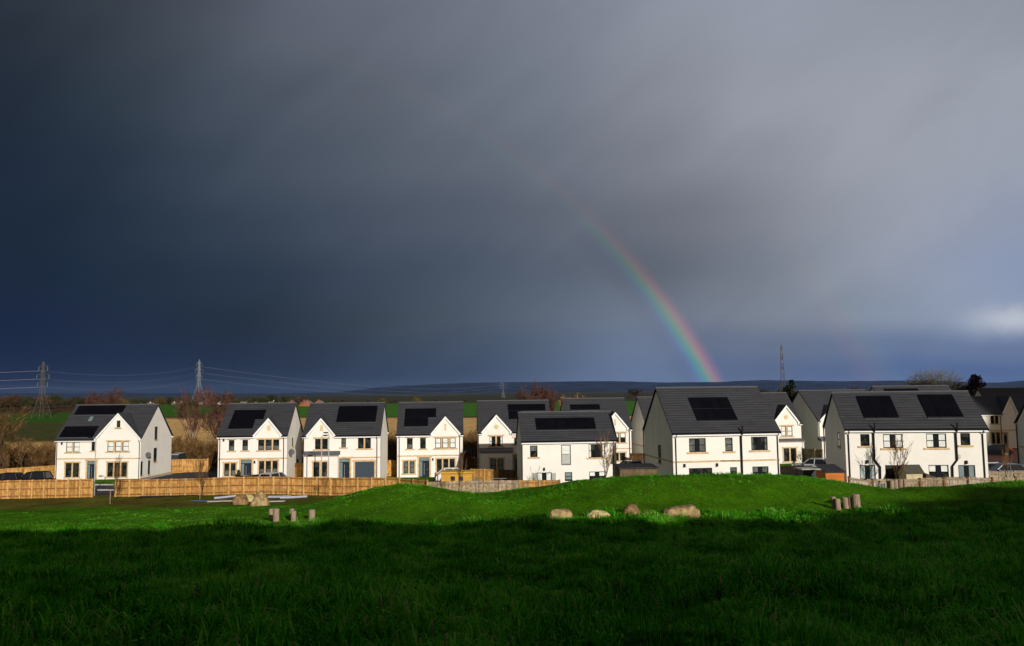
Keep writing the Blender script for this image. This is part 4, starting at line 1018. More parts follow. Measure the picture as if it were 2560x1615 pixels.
# ------------------------------------------------------------------ cars
M_TYRE = mat('tyre', (.015, .015, .015), .85, .1); M_RIM = mat('rim', (.3, .3, .31), .35, .5, .6)
M_LAMP = mat('headlight', (.5, .5, .5), .2, .5); M_TAIL = mat('tail_light', (.30, .02, .015), .3, .5); M_CGLASS = mat('car_glass', (.010, .012, .014), .05, .6, var=.1)
def paint(n, c, r=.22):
    return mat(n, c, r, .5, .0, var=.02)
def car(px, Y, rz, paintm, label, suv=False, H=None, name='parked_car', sink=0):
    g = on(px, Y, .02-sink); root = thing(name, g, label, 'car', R(rz), 'cars parked at the houses')
    H = H or (1.66 if suv else 1.46); L = 4.35; W = 1.82; z0 = .22; bz = H*.60
    # stations along the car: x, belt height, half width
    st = [(-2.17, .55, .66), (-2.12, .80, .80), (-1.75, bz*.98, .88), (-.9, bz, .91), (.3, bz, .91), (.95, bz*.97, .90), (1.75, bz*.84, .86), (2.1, .62, .76), (2.18, .45, .62)]
    b = MB(); n = 8
    for x, zb, hw in st:
        ring = [(-hw*.93, z0), (-hw, z0+.14), (-hw, zb-.12), (-hw*.93, zb), (hw*.93, zb), (hw, zb-.12), (hw, z0+.14), (hw*.93, z0)]
        for y, z in ring: b.v.append((x, y, z))
    for i in range(len(st)-1):
        for j in range(n): b.f.append([i*n+j, i*n+(j+1) % n, (i+1)*n+(j+1) % n, (i+1)*n+j][::-1]); b.uv.append(None); b.r.append(.5)
    b.f += [list(range(n)), [(len(st)-1)*n+j for j in range(n)][::-1]]; b.uv += [None]*2; b.r += [.5]*2
    # roof and pillars in paint, glass between
    rr = (-1.55 if suv else -1.2, -1.95 if suv else -1.85, .35, 1.02)      # roof rear, glass rear base, roof front, windscreen base
    tw, bw = .62, .84
    zr = H; top = [(rr[0], -tw, zr-.05), (rr[0]+.25, -tw, zr), (rr[2]-.1, -tw, zr-.02), (rr[2], -tw*.98, zr-.07)]
    Rf = MB(); t4 = top+[(x, -y, z) for x, y, z in top[::-1]]
    Rf.v = [tuple(p) for p in t4]+[(x, y, z-.05) for x, y, z in t4]
    for i in range(3): Rf.f.append([i, i+1, 6-i, 7-i]); Rf.uv.append(None); Rf.r.append(.5)
    for i in range(8): Rf.f.append([i, (i+1) % 8, 8+(i+1) % 8, 8+i][::-1]); Rf.uv.append(None); Rf.r.append(.5)
    for s in (-1, 1):
        for xt, xb in ((rr[2]-.02, rr[3]), (-.25, -.2), (rr[0]+.03, rr[1]+.1)):
            Rf.tube([(xt, s*tw, zr-.06), (xb, s*bw, bz-.02)], .045 if xt != rr[0]+.03 else .08, 5)
    body = b.build('body', paintm, root); Rf.build('roof', paintm, root)
    gl = MB(); zt = zr-.055; zb = bz-.03
    q = lambda xt, xb, s: ((xt, s*tw*.985, zt), (xb, s*bw*.985, zb))
    A_ = [(rr[0]+.02, rr[1]+.08), (rr[2]-.02, rr[3])]
    pts = {s: [(A_[0][0], s*tw*.98, zt), (A_[1][0], s*tw*.98, zt), (A_[1][1], s*bw*.985, zb), (A_[0][1], s*bw*.985, zb)] for s in (-1, 1)}
    gl.poly(pts[-1][::-1]); gl.poly(pts[1]); gl.poly([pts[-1][1], pts[1][1], pts[1][2], pts[-1][2]]); gl.poly([pts[-1][0], pts[-1][3], pts[1][3], pts[1][0]])
    gl.build('window_glass', M_CGLASS, root)
    for x in (-1.35, 1.35):
        for s in (-1, 1):
            w = MB().tube([(x, s*.70, .32), (x, s*.915, .32)], .32, 18).build('wheel', M_TYRE, root)
            MB().tube([(x, s*.90, .32), (x, s*.925, .32)], .20, 12).build('rim', M_RIM, w)
    for s in (-1, 1):
        MB().box(2.02, s*.62-.16, .60, 2.17, s*.62+.16, .74).build('headlight', M_LAMP, root)
        MB().box(-2.16, s*.66-.14, .74, -2.0, s*.66+.14, .92).build('tail_light', M_TAIL, root)
        MB().box(.75, s*.98-.09, bz-.05, .90, s*.98+.09, bz+.1).build('wing_mirror', paintm, root)
    MB().box(-2.2, -.26, .60, -2.15, .26, .71).build('number_plate', mat('plate_yellow', (.6, .5, .12), .5), root)
    MB().box(2.15, -.26, .40, 2.2, .26, .51).build('number_plate', mat('plate_white', (.7, .7, .68), .5), root)
    return root
P_BLACK = paint('black_paint', (.006, .007, .009), .15); P_SILV = paint('silver_paint', (.34, .35, .36), .3); P_WHT = paint('white_paint', (.7, .7, .7), .3); P_GREY = paint('grey_paint', (.05, .052, .058), .25); P_BLUE = paint('slate_paint', (.10, .13, .16), .3)
car(82, 91.5, 176, P_BLACK, 'black car in front of the left fence, nearest to the first house', True, 1.8)
car(12, 92.5, 178, P_BLACK, 'black car at the left edge behind the fence', True, 1.72)
car(633, 83.6, 62, P_BLACK, 'dark car left of the silver one, before the second house')
car(688, 82.8, 68, P_SILV, 'silver car parked before the window of the second house', True, 1.7)
car(1137, 87.5, 10, P_WHT, 'pale car showing its roof above the yellow playhouse')
car(1573, 91.5, 120, P_BLACK, 'black car seen from behind beside the largest house')
car(1626, 93.5, 100, P_WHT, 'white car mostly hidden behind the largest house')
car(2034, 88, 150, P_SILV, 'silver car in the shade before the tall plain gable', sink=.1)
car(2484, 104, 155, P_BLACK, 'dark car before the shaded house at the right')
car(2512, 74.5, 172, P_BLUE, 'grey car behind the pale fence at the right edge')

# ------------------------------------------------------------------ street lamps
def lamp(px, ytop, Y, label, arm=-.45):
    g = on(px, Y); zt = at(px, ytop, Y).z-g.z
    root = thing('street_lamp', g, label, 'street lamp', 0, 'street lamps before the front houses')
    MB().tube([(0, 0, -.3), (0, 0, 1.2), (0, 0, 1.25), (0, 0, zt-.1)], [.09, .09, .055, .045], 8).build('pole', mat('lamp_pole', (.42, .42, .41), .5, .3, .2), root)
    MB().tube([(0, 0, zt-.12), (arm*.5, 0, zt-.02), (arm, 0, zt)], .03, 6).build('arm', M_STEEL, root)
    hd = MB(); hd.box(arm-.34 if arm < 0 else arm-.1, -.12, zt-.03, arm+.1 if arm < 0 else arm+.34, .12, zt+.07); hd.box(arm-.2 if arm < 0 else arm, -.09, zt-.06, arm if arm < 0 else arm+.2, .09, zt-.03)
    hd.build('lamp_head', M_PIPE, root)
lamp(235, 1094, 83.2, 'street lamp in front of the first house, at the fence gap')
lamp(803, 1089, 79.6, 'left and lower one of the two street lamps before the garage house', .25)
lamp(821, 1082, 80.4, 'right and taller one of the two street lamps before the garage house', -.2)

# ------------------------------------------------------------------ trees
def bare(seed, H, spread=.5, stems=1, lev=5, trunk_r=.13, up=.35, tw=.012, thick=1.0):
    """returns (trunk MB, twig MB) of a leafless tree standing at the origin"""
    rg = random.Random(seed); T = MB(); C = MB()
    def grow(p, d, L, r, k):
        n = 3 if k < 2 else 2; pts = [p.copy()]; q = p.copy(); dd = d.copy()
        for i in range(n):
            dd = (dd+Vector((rg.gauss(0, .13), rg.gauss(0, .13), .05))).normalized(); q = q+dd*L/n; pts.append(q.copy())
        rr = [r*(1-.35*i/n) for i in range(n+1)]
        if k >= lev-1: rr[-1] = r*.3
        (T if k < 2 else C).tube(pts, rr, 5 if k == 0 else (4 if k < 2 else 3), cap=False)
        if k >= lev: return
        nb = rg.choice((2, 3, 3)) + (1 if k >= 1 else 0)+(1 if k == 0 else 0)
        for b in range(nb):
            f = rg.uniform(.35, 1) if b else 1
            j = min(int(f*n), n-1); s = pts[j].lerp(pts[j+1], f*n-j)
            a = rg.uniform(0, 2*math.pi); sp = spread*rg.uniform(.6, 1.3) if b else spread*.35
            e = dd.orthogonal().normalized(); e = Matrix.Rotation(a, 3, dd) @ e
            nd = (dd*math.cos(sp)+e*math.sin(sp)+Vector((0, 0, up*.35))).normalized()
            grow(s, nd, L*rg.uniform(.58, .8), max(r*.58, tw), k+1)
    for s in range(stems):
        d = Vector((rg.gauss(0, .12*(stems > 1)), rg.gauss(0, .12*(stems > 1)), 1)).normalized()
        grow(Vector((rg.uniform(-.3, .3)*(stems > 1), rg.uniform(-.3, .3)*(stems > 1), -.2)), d, H*.36, trunk_r, 0)
    # scale to the wanted height
    mz = max(v[2] for v in T.v+C.v); k = H/mz
    for m_ in (T, C): m_.v = [(v[0]*k, v[1]*k, v[2]*k) for v in m_.v]
    return T, C
def twig_cloud(C, seed, H, n, size, zlo=.35, wd=.022):
    """fine end twigs round the existing crown points"""
    rg = random.Random(seed); base = [v for v in C.v if v[2] > H*zlo]
    for i in range(n):
        p = Vector(rg.choice(base)); d = Vector((rg.gauss(0, 1), rg.gauss(0, 1), rg.gauss(.5, 1))).normalized(); L = size*rg.uniform(.5, 1.2)
        s = d.orthogonal().normalized()*size*wd; q = p+d*L
        C.poly([p-s, p+s, q])
PROTO = {}
def dome_cloud(C, seed, c, rad, n, L0, wd):
    rg = random.Random(seed)
    for i in range(n):
        u = Vector((rg.gauss(0, 1), rg.gauss(0, 1), rg.gauss(.25, 1))).normalized(); f = rg.random()**.45
        f *= 1+.12*math.sin(u.x*5+seed)*math.cos(u.y*6)+.1*rg.gauss(0, 1)
        p = Vector(c)+Vector((u.x*rad[0], u.y*rad[0], u.z*rad[1]))*f*.92
        d = (u+Vector((rg.gauss(0, .45), rg.gauss(0, .45), rg.gauss(.2, .4)))).normalized(); s = d.orthogonal().normalized()*wd
        C.poly([p-s, p+s, p+d*L0*rg.uniform(.5, 1.2)])
def proto(key, T, C, mT, mC, name):
    root = bpy.data.objects.new(name, None); root.empty_display_size = .5
    t = T.build('trunk', mT, root); c = C.build('crown', mC, root)
    PROTO[key] = (root, t, c)
def plant(key, loc, sc, rz, label, cat, group=None, sx=1):
    r0, t0, c0 = PROTO[key]
    if not r0.users_collection: r = r0; COL.objects.link(r)
    else:
        r = r0.copy(); COL.objects.link(r)
        for ch in (t0, c0):
            c = ch.copy(); COL.objects.link(c); c.parent = r
    r.location = loc; r.rotation_euler = (0, 0, rz); r.scale = (sc*sx, sc*sx, sc)
    tag(r, label, cat)
    if group: r['group'] = group
    return r
for k in range(4):
    T, C = bare(20+k, 4.6, .55, 5, 4, .05, .5, .010); twig_cloud(C, k, 4.6, 500, .7, .1); proto('shrub%d' % k, T, C, M_BARK, M_TWIG, 'bare_shrub')
for k in range(3):
    T, C = bare(40+k, 12, .42, 1, 5, .16, .45, .014); twig_cloud(C, k, 12, 4200, .8, .3, .03); proto('birch%d' % k, T, C, M_BIRCH, M_TWIGR, 'birch_tree')
for k in range(3):
    T, C = bare(50+k, 12, .34, 1, 5, .12, .6, .02); twig_cloud(C, k, 12, 700, .9, .4, .03); proto('slim%d' % k, T, C, M_BIRCH, M_TWIGR, 'birch_tree')
for k in range(2):
    T, C = bare(60+k, 10, .6, 1, 5, .2, .3, .016); twig_cloud(C, k, 10, 1800, .7, .3); proto('bare%d' % k, T, C, M_BARK, M_TWIG, 'bare_tree')
for k in range(3):
    T, C = bare(80+k, 3.6, .45, 1, 4, .045, .4, .011); proto('sapling%d' % k, T, C, M_BARK, M_TWIG, 'sapling')
def leafy(key, seed, H, W, n, mL, name, conifer=False, size=.5, trunk=.2, clumps=14):
    rg = random.Random(seed); T = MB().tube([(0, 0, -.5), (0, 0, H*.35), (.1, 0, H*.8)], [trunk, trunk*.7, trunk*.25], 6); C = MB()
    cl = []
    for i in range(clumps):
        f = i/clumps
        if conifer: z = H*(.15+.85*f); rr = W*.5*(1-f)**.8; a = rg.uniform(0, 6.28); q = rg.uniform(.3, .8)*rr; cl.append((Vector((q*math.cos(a), q*math.sin(a), z)), rr*.55+.15, .6))
        else: a = rg.uniform(0, 6.28); q = W*.5*rg.uniform(.1, .75); z = H*(.38+.5*rg.random()); cl.append((Vector((q*math.cos(a), q*math.sin(a), z)), W*rg.uniform(.14, .26), .8))
        T.tube([(0, 0, max(.3, cl[-1][0].z*.55)), tuple(cl[-1][0])], [trunk*.3, trunk*.08], 4, cap=False)
    for i in range(n):
        c, r, fl = rg.choice(cl); d = Vector((rg.gauss(0, 1), rg.gauss(0, 1), rg.gauss(0, fl))).normalized()*r*rg.uniform(.5, 1.1)
        p = c+d; u = Vector((rg.gauss(0, 1), rg.gauss(0, 1), rg.gauss(0, 1))).normalized(); v = u.orthogonal().normalized(); s = size*rg.uniform(.5, 1.1)
        C.poly([p-u*s*.5, p+v*s*.35, p+u*s*.5, p-v*s*.35])
    proto(key, T, C, M_BARK, mL, name)
for k in range(3):
    leafy('olive%d' % k, 100+k, 11, 10, 1500, M_OLIVE, 'broadleaf_tree', size=.8, clumps=16)
    leafy('brown%d' % k, 110+k, 11, 11, 1500, M_BROWNF, 'broadleaf_tree', size=.8, clumps=16)
leafy('yellow', 120, 8, 9, 1400, M_YGREEN, 'broadleaf_tree', size=.7); leafy('orange', 121, 8, 6, 900, M_LEAFO, 'autumn_tree', size=.3)
leafy('conifer', 123, 11, 9.5, 4200, mat('dark_russet_twigs', (.045, .028, .024), .9, .1, var=.4, scale=.8), 'conifer', True, .35, .22, 30)
leafy('pine', 124, 12, 5.5, 2600, M_DGREEN, 'pine_tree', True, .4, .18, 26)

rg = random.Random(11)
gaps = [(-30, 142, 26, 'left of the first house'), (408, 560, 26, 'in the wide gap between first and second house'), (752, 778, 6, 'in the narrow gap left of the garage house'), (946, 1000, 12, 'in the gap right of the garage house'), (1148, 1204, 13, 'in the gap left of the fifth house')]
for a, b, n, where in gaps:
    for i in range(n):
        px = a+(b-a)*(i+rg.random())/n; Y = rg.uniform(113, 130); g = on(px, Y)
        plant('shrub%d' % rg.randrange(4), g, rg.uniform(.75, 1.2), rg.uniform(0, 6.28), 'bare brown shrub of the scrub '+where, 'shrub', 'bare shrubs '+where)
def tree(key, px, ytop, Y, label, cat='tree', H0=12, sx=1, group=None, rz=None):
    g = on(px, Y); zt = at(px, ytop, Y).z-g.z
    return plant(key, g, zt/H0, rg.uniform(0, 6.28) if rz is None else rz, label, cat, group, sx)
tree('bare0', 8, 1003, 106, 'large leafless tree at the left edge behind the fence', H0=10)
tree('bare1', 62, 1085, 112, 'leafless tree between the left edge tree and the first house', H0=10)
tree('birch0', 228, 962, 135, 'reddish birch rising behind the solar roof of the first house', 'tree', 12, 1.0)
tree('slim1', 478, 962, 122, 'birch left of the pale pylon in the first gap between houses', 'tree', 12, 1.0)
tree('slim2', 560, 958, 124, 'birch with pale leaning trunk right of the pale pylon', 'tree', 12, 1.1)
tree('slim0', 520, 1010, 126, 'slim birch between the two taller birches beside the pylon', 'tree', 12, 1.0)
tree('birch1', 1343, 947, 128, 'tallest reddish birch behind the six-panel house', 'tree', 12, 1.15)
tree('birch2', 1310, 965, 130, 'left reddish birch behind the fifth house', 'tree', 12, 1.1)
tree('birch0', 1382, 960, 126, 'reddish birch above the gap right of the solar panels', 'tree', 12, .8)
tree('birch2', 1362, 962, 131, 'reddish birch standing between two others over the roofs', 'tree', 12, .8)
tree('orange', 1440, 977, 150, 'small tree with orange leaves above the roof ridge', 'tree', 8)
tree('pine', 1984, 955, 114, 'green pine beside the right pylon', 'tree', 11.5, 1.1)
tree('conifer', 2448, 936, 140, 'dark dense tree over the roofs at the right', 'tree', 11, 1.3)
T, C = bare(90, 9.6, .6, 1, 5, .3, .2, .02); dome_cloud(C, 5, (0, 0, 6.0), (4.6, 3.9), 6500, .9, .028); proto('round', T, C, M_BARK, mat('olive_twigs', (.13, .115, .06), .9, .1, var=.3), 'bare_tree')
tree('round', 2345, 922, 150, 'wide round leafless tree above the roofs at the right', 'tree', 10, 1.0)
tree('bare1', 1165, 1092, 112, 'leafless dark tree in the gap beside the fifth house', 'tree', 10, .8)
# wood and hedgerow trees far off
for i in range(46):
    px = -60+i*7.6+rg.uniform(-4, 4); k = rg.choice(('olive0', 'olive1', 'olive2', 'brown0', 'brown1', 'brown2', 'brown1'))
    tree(k, px, rg.uniform(986, 997) + (4 if 150 < px < 230 else 0), rg.uniform(455, 520), 'brown and olive tree in the far wood on the left', 'tree', 11, rg.uniform(.9, 1.25), 'trees of the far wood on the left')
for i in range(40):
    px = 285+i*12+rg.uniform(-6, 6)
    if 425 < px < 470: k, y = 'olive1', rg.uniform(992, 997)
    else: k, y = rg.choice(('olive0', 'brown0', 'brown1', 'olive2')), rg.uniform(991, 1004)-(8 if 560 < px < 790 and rg.random() < .5 else 0)
    tree(k, px, y, rg.uniform(640, 760), 'tree in the distant hedgerow line behind the village', 'tree', 11, rg.uniform(.8, 1.3), 'trees of the distant hedgerow')
for i in range(34):
    px = 790+i*13.4+rg.uniform(-6, 6)
    tree(rg.choice(('olive0', 'brown0', 'brown2')), px, rg.uniform(999, 1004), rg.uniform(900, 1000), 'low tree in the distant hedge beyond the green field', 'tree', 11, rg.uniform(1.2, 2.0), 'trees of the hedge beyond the field')
for px, y in ((400, 993), (957, 996), (1043, 994), (310, 998)): tree('yellow', px, y, 640, {400: 'golden round tree beside the distant white cottages', 957: 'small golden tree over the green field, left of the fourth house', 1043: 'golden tree just above the roof of the fourth house', 310: 'golden tree above the ridge of the first house'}[px], 'tree', 8, 1.1)
for i in range(14):
    px = 1600+i*75+rg.uniform(-15, 15); tree(rg.choice(('olive0', 'brown0')), px, 972-(px-1500)*.005, rg.uniform(700, 900), 'distant tree glimpsed between the roofs', 'tree', 11, 1.5, 'distant trees right of the centre')
# saplings and stakes
def stake(px, y0, Y, label):
    g = on(px, Y); o = MB().tube([(0, 0, -.2), (0, 0, .5), (0.01, 0, at(px, y0, Y).z-g.z)], [.05, .05, .045], 6); ob = o.build('tree_stake', M_FENCE2); ob.location = g; tag(ob, label, 'stake')
for k, px, yt, yb, Y, l in (('sapling0', 281, 1128, 1264, 76, 'staked sapling in front of the first house, beside the fence gap'), ('sapling1', 506, 1135, 1240, 79, 'thin sapling before the long fence, left of the second house'), ('sapling2', 813, 1170, 1240, 74, 'leafless sapling against the long fence below the street lamps'),
                  ('sapling0', 1144, 1115, 1215, 68, 'thin sapling in front of the yellow playhouse'), ('sapling1', 1508, 1072, 1190, 64, 'leafless sapling before the right window of the six-panel house'), ('sapling2', 2008, 1098, 1175, 74, 'young tree in front of the house with round vent at right'),
                  ('sapling1', 2240, 1078, 1195, 62.6, 'leafless sapling before the middle of the semi-detached pair'), ('sapling0', 2513, 1105, 1195, 64, 'slender sapling at the right end of the grey fence')):
    tree(k, px, yt, Y, l, 'sapling', 3.6, .55 if k != 'sapling1' else .7)
stake(275, 1228, 75.6, 'short wooden stake beside the sapling at the fence gap'); stake(499.5, 1225, 77, 'square wooden stake standing alone before the long fence')
# little clipped conifer at a door
leafy('topiary', 130, 1.7, .55, 900, M_DGREEN, 'potted_conifer', True, .12, .04, 22); plant('topiary', on(596, 85.5), 1, 0, 'small clipped conifer left of the door of the second house', 'shrub')

# ------------------------------------------------------------------ garden buildings
M_CLAD = mat('yellow_cladding', (.60, .33, .055), .7, .2, var=.15, scale=3, aniso=(.4, .4, 3))
M_FELT = mat('roof_felt', (.045, .045, .05), .9, .1, var=.2, scale=4)
def playhouse():
    Y = 76.0; g = on(1103, Y); w = (1179-1103)/FPX*Y; H = 2.12; d = 1.9
    root = thing('playhouse', g+Vector((0, 0, -.1)), 'yellow timber playhouse with two small square windows', 'playhouse', R(-2))
    mb = MB(); nb = 17
    for k in range(nb):
        z0 = -.2+(H+.2)*k/nb; z1 = -.2+(H+.2)*(k+1)/nb; 
        mb.poly([(0, -.012, z0), (w, -.012, z0), (w, 0, z1), (0, 0, z1)]); mb.poly([(0, 0, z1), (w, 0, z1), (w, -.012, z1+.001), (0, -.012, z1+.001)])
    mb.poly([(0, 0, -.2), (0, 0, H), (0, d, H), (0, d, -.2)]); mb.poly([(w, 0, -.2), (w, d, -.2), (w, d, H), (w, 0, H)]); mb.poly([(0, d, -.2), (0, d, H), (w, d, H), (w, d, -.2)])
    mb.build('wall', M_CLAD, root)
    dr = MB(); x0 = w*.33
    for k in range(10): dr.box(x0+k*.095, -.04, -.2, x0+k*.095+.085, -.015, .72)
    dr.build('door', M_CLAD, root)
    MB().box(-.1, -.16, H-.07, w+.1, d+.1, H+.02).build('roof', mat('playhouse_roof', (.55, .36, .05), .8, .1), root)
    MB().box(-.1, -.19, H-.12, w+.1, -.163, H+.05).build('fascia', M_CLAD, root)
    for xa in (.30, .565):
        W = MB().box(w*xa, -.05, 1.26, w*xa+.50, -.014, 1.78).build('window', M_CLAD, root); MB().box(w*xa+.05, -.06, 1.31, w*xa+.45, -.051, 1.73).build('pane', M_GLASS, W)
playhouse()
def shed(pxa, pxb, Y, d, H, mw, mr, label, name='garden_shed', kind='flat', ridge=.4, rz=0, dz=0, door_=True, cat='shed'):
    g = on(pxa, Y, dz); w = (pxb-pxa)/FPX*Y
    root = thing(name, g, label, cat, R(rz)); mb = MB()
    mb.box(0, 0, -.4, w, d, H); 
    if kind == 'gable': mb.poly([(0, 0, H), (0, d, H), (0, d/2, H+ridge)]); mb.poly([(w, 0, H), (w, d/2, H+ridge), (w, d, H)])
    mb.build('wall', mw, root); r = MB(); e = .12
    if kind == 'flat': r.box(-e, -e, H+.003, w+e, d+e, H+.12)
    elif kind == 'pent':
        r.poly([(-e, -e, H+.02), (w+e, -e, H+.02), (w+e, d+e, H+ridge), (-e, d+e, H+ridge)]); r.poly([(-e, -e, H-.06), (w+e, -e, H-.06), (w+e, -e, H+.02), (-e, -e, H+.02)])
    else:
        s = ridge/(d/2)
        for a in (0, 1):
            y0 = -e if a == 0 else d+e; z0 = H-e*s+.03
            r.poly([(-e, y0, z0), (w+e, y0, z0), (w+e, d/2, H+ridge+.03), (-e, d/2, H+ridge+.03)]); r.poly([(-e, y0, z0-.06), (w+e, y0, z0-.06), (w+e, y0, z0), (-e, y0, z0)])
            r.poly([(-e, y0, z0-.06), (-e, d/2, H+ridge-.03), (-e, d/2, H+ridge+.03), (-e, y0, z0)]); r.poly([(w+e, y0, z0-.06), (w+e, d/2, H+ridge-.03), (w+e, d/2, H+ridge+.03), (w+e, y0, z0)])
    r.build('roof', mr, root)
    if door_: 
        D = MB().box(w*.35, -.03, -.1, w*.35+.75, -.004, H-.15).build('door', mw, root); MB().box(w*.35+.62, -.06, H*.5, w*.35+.66, -.031, H*.5+.12).build('handle', M_PIPE, D)
shed(1551, 1643, 64.4, 3.2, 2.05, mat('shed_brown', (.16, .11, .06), .9, .1, scale=3, var=.2), M_FELT, 'low shed with flat dark roof beside the shaded wall of the largest house')
shed(2066, 2113, 63.6, 1.7, 1.58, mat('orange_boards', (.52, .16, .03), .75, .2, var=.12, scale=2, aniso=(.3, .3, 3)), M_FELT, 'orange board shed with black roof against the pair of houses', kind='pent', ridge=.45, rz=4, door_=False)
shed(2010, 2060, 67.5, 1.4, 1.75, mat('dark_panel', (.03, .032, .04), .6, .3), M_KERB, 'dark grey garden store with pale lid, left of the orange shed', 'garden_store', kind='flat', dz=-.05, door_=False, cat='garden store')
shed(2268, 2308, 62.9, 1.3, 1.35, mat('cream_boards', (.55, .47, .28), .8, .1, var=.1, scale=3), mat('green_grey_roof', (.085, .08, .06), .9, .1), 'small cream shed with grey pitched roof in front of the semi-detached pair', kind='gable', ridge=.5, dz=.1)
shed(1158, 1178, 103, 2.2, 2.3, mat('red_brown_boards', (.16, .05, .025), .85, .1), M_FELT, 'dark red garden shed in the gap left of the fifth house', kind='gable', ridge=.5)
shed(425, 444, 110, 2.6, 2.5, mat('dark_panel', (.03, .032, .04), .6, .3), M_KERB, 'dark garden shed with pale roof edge right of the first house', kind='pent', ridge=.1)
shed(1205-26, 1205-12, 75.5, .7, 1.05, mat('box_grey', (.12, .16, .15), .6, .3), mat('box_lid', (.20, .26, .26), .5, .3), 'low storage box with pale green lid right of the playhouse', 'storage_box', kind='pent', ridge=.2, door_=False, cat='storage box')
# draped cover beside the cream shed
g = on(2312, 62.6); mb = MB(); prof = [(0, .3), (.2, 1.25), (.7, 1.1), (1.2, .85), (1.7, .7), (2.0, .25)]
for (xa, za), (xb, zb) in zip(prof[:-1], prof[1:]):
    mb.poly([(xa, 0, za), (xb, 0, zb), (xb, 1.0, zb+.12), (xa, 1.0, za+.12)]); mb.poly([(xa, 0, -.3), (xb, 0, -.3), (xb, 0, zb), (xa, 0, za)])
mb.poly([(0, 0, -.3), (0, 0, .3), (0, 1, .42), (0, 1, -.3)]); mb.poly([(2, 0, -.3), (2, 1, -.3), (2, 1, .37), (2, 0, .25)])
o = mb.build('garden_cover', mat('brown_cover', (.10, .075, .05), .8, .2, var=.3, scale=3)); o.location = g; tag(o, 'brown draped garden cover right of the cream shed', 'cover')
# steel railing by the ramp
g = on(1232, 79.4); root = thing('railing', g, 'grey steel railing with three rails left of the six-panel house', 'railing', R(1)); w = 68/FPX*79.4; mb = MB()
for z in (.45, .78, 1.1): mb.tube([(0, 0, z), (w, 0, z)], .028, 6)
mb.build('rail', M_STEEL, root)
for k in range(4): MB().tube([(w*k/3, 0, -.3), (w*k/3, 0, 1.1)], .028, 6).build('post', M_STEEL, root)
# sloping timber handrail by the path
g = on(1070, 78.5); root = thing('handrail', g, 'sloping timber handrail beside the slab path, left of the playhouse', 'handrail', R(4)); mb = MB(); w = 27/FPX*78.5
mb.tube([(0, 0, .35), (w*.85, 1.5, 1.55)], .045, 5).build('rail', M_FENCE2, root)
for k in range(4):
    f = k/3.; MB().box(w*.85*f-.04, 1.5*f-.04, -.3, w*.85*f+.04, 1.5*f+.04, .35+1.2*f).build('post', M_FENCE2, root)
# builders' leftovers on the bare soil
def lying(px0, px1, y, Y, m, label, name, cat, r=.06, flat=False, dy=0, lift=0):
    a = on(px0, Y); b = on(px1, Y+dy); a.z = hz(a.x, a.y)+r+lift; b.z = hz(b.x, b.y)+r+lift
    mb = MB()
    if flat:
        d = (b-a).normalized(); n = Vector((-d.y, d.x, 0)); 
        for z in (0, .05): pass
        P = [a-n*.28, b-n*.28, b+n*.28, a+n*.28]; i = 0; mb.v = [tuple(p-a) for p in P]+[tuple(p-a+Vector((0, 0, .05))) for p in P]
        for f in ((4,5,6,7),(0,1,5,4),(1,2,6,5),(2,3,7,6),(3,0,4,7)): mb.f.append(list(f)); mb.uv.append(None); mb.r.append(.5)
    else: mb.tube([(0, 0, 0), tuple((b-a)*.5+Vector((0, 0, -.01))), tuple(b-a)], r, 10)
    o = mb.build(name, m); o.location = a; tag(o, label, cat)
M_PLK = mat('pale_plank', (.55, .50, .45), .8, .1, var=.1); M_PVC = mat('grey_duct', (.36, .36, .45), .5, .3, var=.1); M_BLU = mat('blue_pipe', (.05, .16, .45), .5, .3)
lying(535, 590, 1243, 76.5, M_PVC, 'grey duct pipe lying left of the brown boulder, behind', 'duct_pipe', 'pipe', .11, dy=1.0); lying(520, 585, 1246, 74.5, M_PLK, 'pale plank lying left of the brown boulder', 'plank', 'plank', .02, True)
lying(670, 728, 1243, 76, M_PVC, 'grey duct pipe lying just right of the pointed boulder', 'duct_pipe', 'pipe', .12); lying(700, 768, 1244, 75.2, M_PVC, 'front grey duct pipe right of the pointed boulder, farthest right', 'duct_pipe', 'pipe', .12, dy=.6)
lying(655, 712, 1249, 72.8, M_PLK, 'pale plank in the grass edge right of the pointed boulder', 'plank', 'plank', .02, True)
lying(478, 545, 1243, 75.6, M_BLU, 'thin blue water pipe on the soil near the lone stake', 'water_pipe', 'pipe', .035, dy=-.8)
for px, y, Y, s in ((545, 1240, 76.8, .3), (560, 1238, 77.6, .25)):
    pass

# ------------------------------------------------------------------ far village
def cottage(px, Y, w, hgt, label, mw, group, rz=0, roofm=None):
    g = on(px, Y); root = thing('cottage', g, label, 'house', R(rz), group); d = 7; rh = 2.4
    mb = MB().box(-w/2, 0, -1, w/2, d, hgt); mb.poly([(-w/2, 0, hgt), (-w/2, d/2, hgt+rh), (-w/2, d, hgt)]); mb.poly([(w/2, 0, hgt), (w/2, d, hgt), (w/2, d/2, hgt+rh)]); mb.build('wall', mw, root)
    r = MB(); r.poly([(-w/2-.2, -.3, hgt-.1), (w/2+.2, -.3, hgt-.1), (w/2+.2, d/2, hgt+rh+.1), (-w/2-.2, d/2, hgt+rh+.1)]); r.poly([(-w/2-.2, d+.3, hgt-.1), (-w/2-.2, d/2, hgt+rh+.1), (w/2+.2, d/2, hgt+rh+.1), (w/2+.2, d+.3, hgt-.1)])
    R_ = r.build('roof', roofm or mat('cottage_roof', (.20, .16, .14), .8, .1), root)
    MB().box(-w*.3, d/2-.4, hgt+rh-.3, -w*.3+.8, d/2+.4, hgt+rh+1.0).build('chimney', mw, R_)
    for k in (-.28, .25): MB().box(w*k-.6, -.05, .9, w*k+.6, .0, 2.1).build('window', M_FRAME, root)
